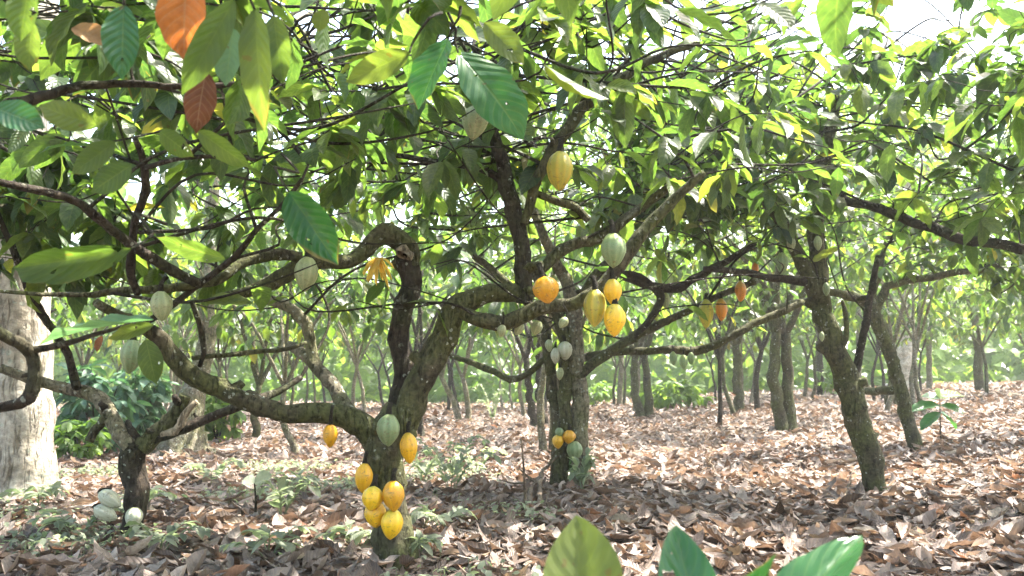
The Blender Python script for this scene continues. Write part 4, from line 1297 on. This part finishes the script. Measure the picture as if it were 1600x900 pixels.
# ------------------------------------------------------------------ sticks and dead wood
def stick(spec, label, group='sticks on the leaf litter', r=.008, twigs=0, seed=0):
    pts = []
    for (px, py, up) in spec:
        g_ = G(px, py); pts.append(g_ + (0, 0, .03 + up))
    pts = np.array(pts); bb = pts[0].copy()
    P, Rd = resample(pts - bb, np.linspace(r, r * .5, len(pts)), .04)
    P += np.cumsum(np.random.default_rng(seed).normal(0, .004, P.shape), 0)
    j = Join(); j.add(*tube_vf(P, Rd, 7, .12, seed))
    qq = np.random.default_rng(seed)
    for k in range(twigs):
        a = P[qq.integers(1, len(P))]
        e = a + qq.normal(0, .14, 3) + (0, 0, .06)
        Pp, Rr = resample([a, (a + e) / 2 + qq.normal(0, .02, 3), e], [r * .55, r * .4, r * .2], .04)
        j.add(*tube_vf(Pp, Rr, 5))
    Vv, Ff = j.arr()
    o = link('fallen_stick', mesh('fallen_stick', Vv, Ff, MSTICK), loc=tuple(bb), label=label)
    o['category'] = 'stick'; o['group'] = group


stick([(232, 843, 0), (265, 828, .02), (300, 812, .03)], 'thin dark stick right of the low left trunk', r=.007, seed=1)
stick([(845, 800, 0), (852, 775, .1), (870, 752, .2)], 'dead root leaning up beside the three stemmed tree', r=.022, twigs=4, seed=2)
stick([(815, 805, 0), (835, 780, .06), (850, 762, .1)], 'curved dead root left of the three stemmed tree', r=.025, twigs=3, seed=3)
stick([(780, 832, 0), (830, 815, .02), (900, 806, .02)], 'grey stick lying in front of the three stemmed tree', r=.013, twigs=2, seed=4)
stick([(1100, 785, 0), (1180, 770, .02), (1250, 765, .03)], 'dry stick lying left of the leaning right trunk', r=.012, twigs=5, seed=5)
stick([(1130, 760, 0), (1110, 740, .1), (1125, 718, .18)], 'branched dead twig standing in the litter at right', r=.008, twigs=8, seed=6)
stick([(1250, 785, 0), (1310, 782, .02), (1370, 786, .02)], 'pale stick at the foot of the leaning right trunk', r=.013, seed=7)
stick([(1320, 785, 0), (1325, 770, .04), (1330, 752, .1)], 'short stub sticking up left of the leaning right trunk', r=.012, seed=8)
stick([(1400, 850, 0), (1450, 835, .02), (1520, 815, .02)], 'long thin stick at the lower right', r=.009, twigs=2, seed=9)
stick([(690, 800, 0), (740, 790, .02), (790, 800, .0)], 'dark stick on the litter right of the main trunk', r=.012, twigs=2, seed=10)

# ------------------------------------------------------------------ sunlit woodland beyond the clearing
q = np.random.default_rng(91)
n = 26000
y = q.uniform(46, 62, n); x = q.uniform(-56, 62, n)
hh = 9.0 + 3.0 * np.sin(x * .31 + 1) + 2.0 * np.sin(x * .83) + .8 * np.sin(x * 2.1)
z = gz(x, y) + q.uniform(0, 1, n) ** 1.3 * hh
a = q.uniform(0, 6.28, n)
d = np.stack([np.cos(a), np.sin(a), q.uniform(-1, .2, n)], -1)
nn = np.stack([q.normal(0, .5, n), q.normal(-.3, .5, n), np.ones(n)], -1)
Vv, Ff, Uu, Tt, _ = place(T_LO, np.stack([x, y, z], -1), d, nn, q.uniform(.6, 1.2, n), q.integers(0, NVAR, n), np.clip(.5 + .25 * np.sin(x * .6) + q.normal(0, .2, n), 0, .95), wf=np.full(n, 1.5))
wl = link('woodland', mesh('woodland', Vv, Ff, MFRESH, Uu, {'tint': Tt}), kind='stuff')
wl['label'] = 'sunlit green woodland closing the view behind the plantation'
wl['category'] = 'woodland'

# ------------------------------------------------------------------ humid air
m, t, N, L = nmat('humid_air')
pv = N('ShaderNodeVolumePrincipled')
pv.inputs['Color'].default_value = (.93, .95, .90, 1)
pv.inputs['Density'].default_value = .0014
pv.inputs['Anisotropy'].default_value = .3
o = N('ShaderNodeOutputMaterial'); L(pv.outputs[0], o.inputs['Volume'])
c8 = np.array([(x, y, z) for z in (-2.5, 22) for y in (-62, 505) for x in (-302, 302)], float)
hz = link('haze', mesh('haze', c8, [(0, 2, 3, 1), (4, 5, 7, 6), (0, 1, 5, 4), (2, 6, 7, 3), (0, 4, 6, 2), (1, 3, 7, 5)], m, smooth=False), kind='stuff')
hz['label'] = 'pale humid air between the trees'
hz['category'] = 'haze'
cy.volume_bounces = 0
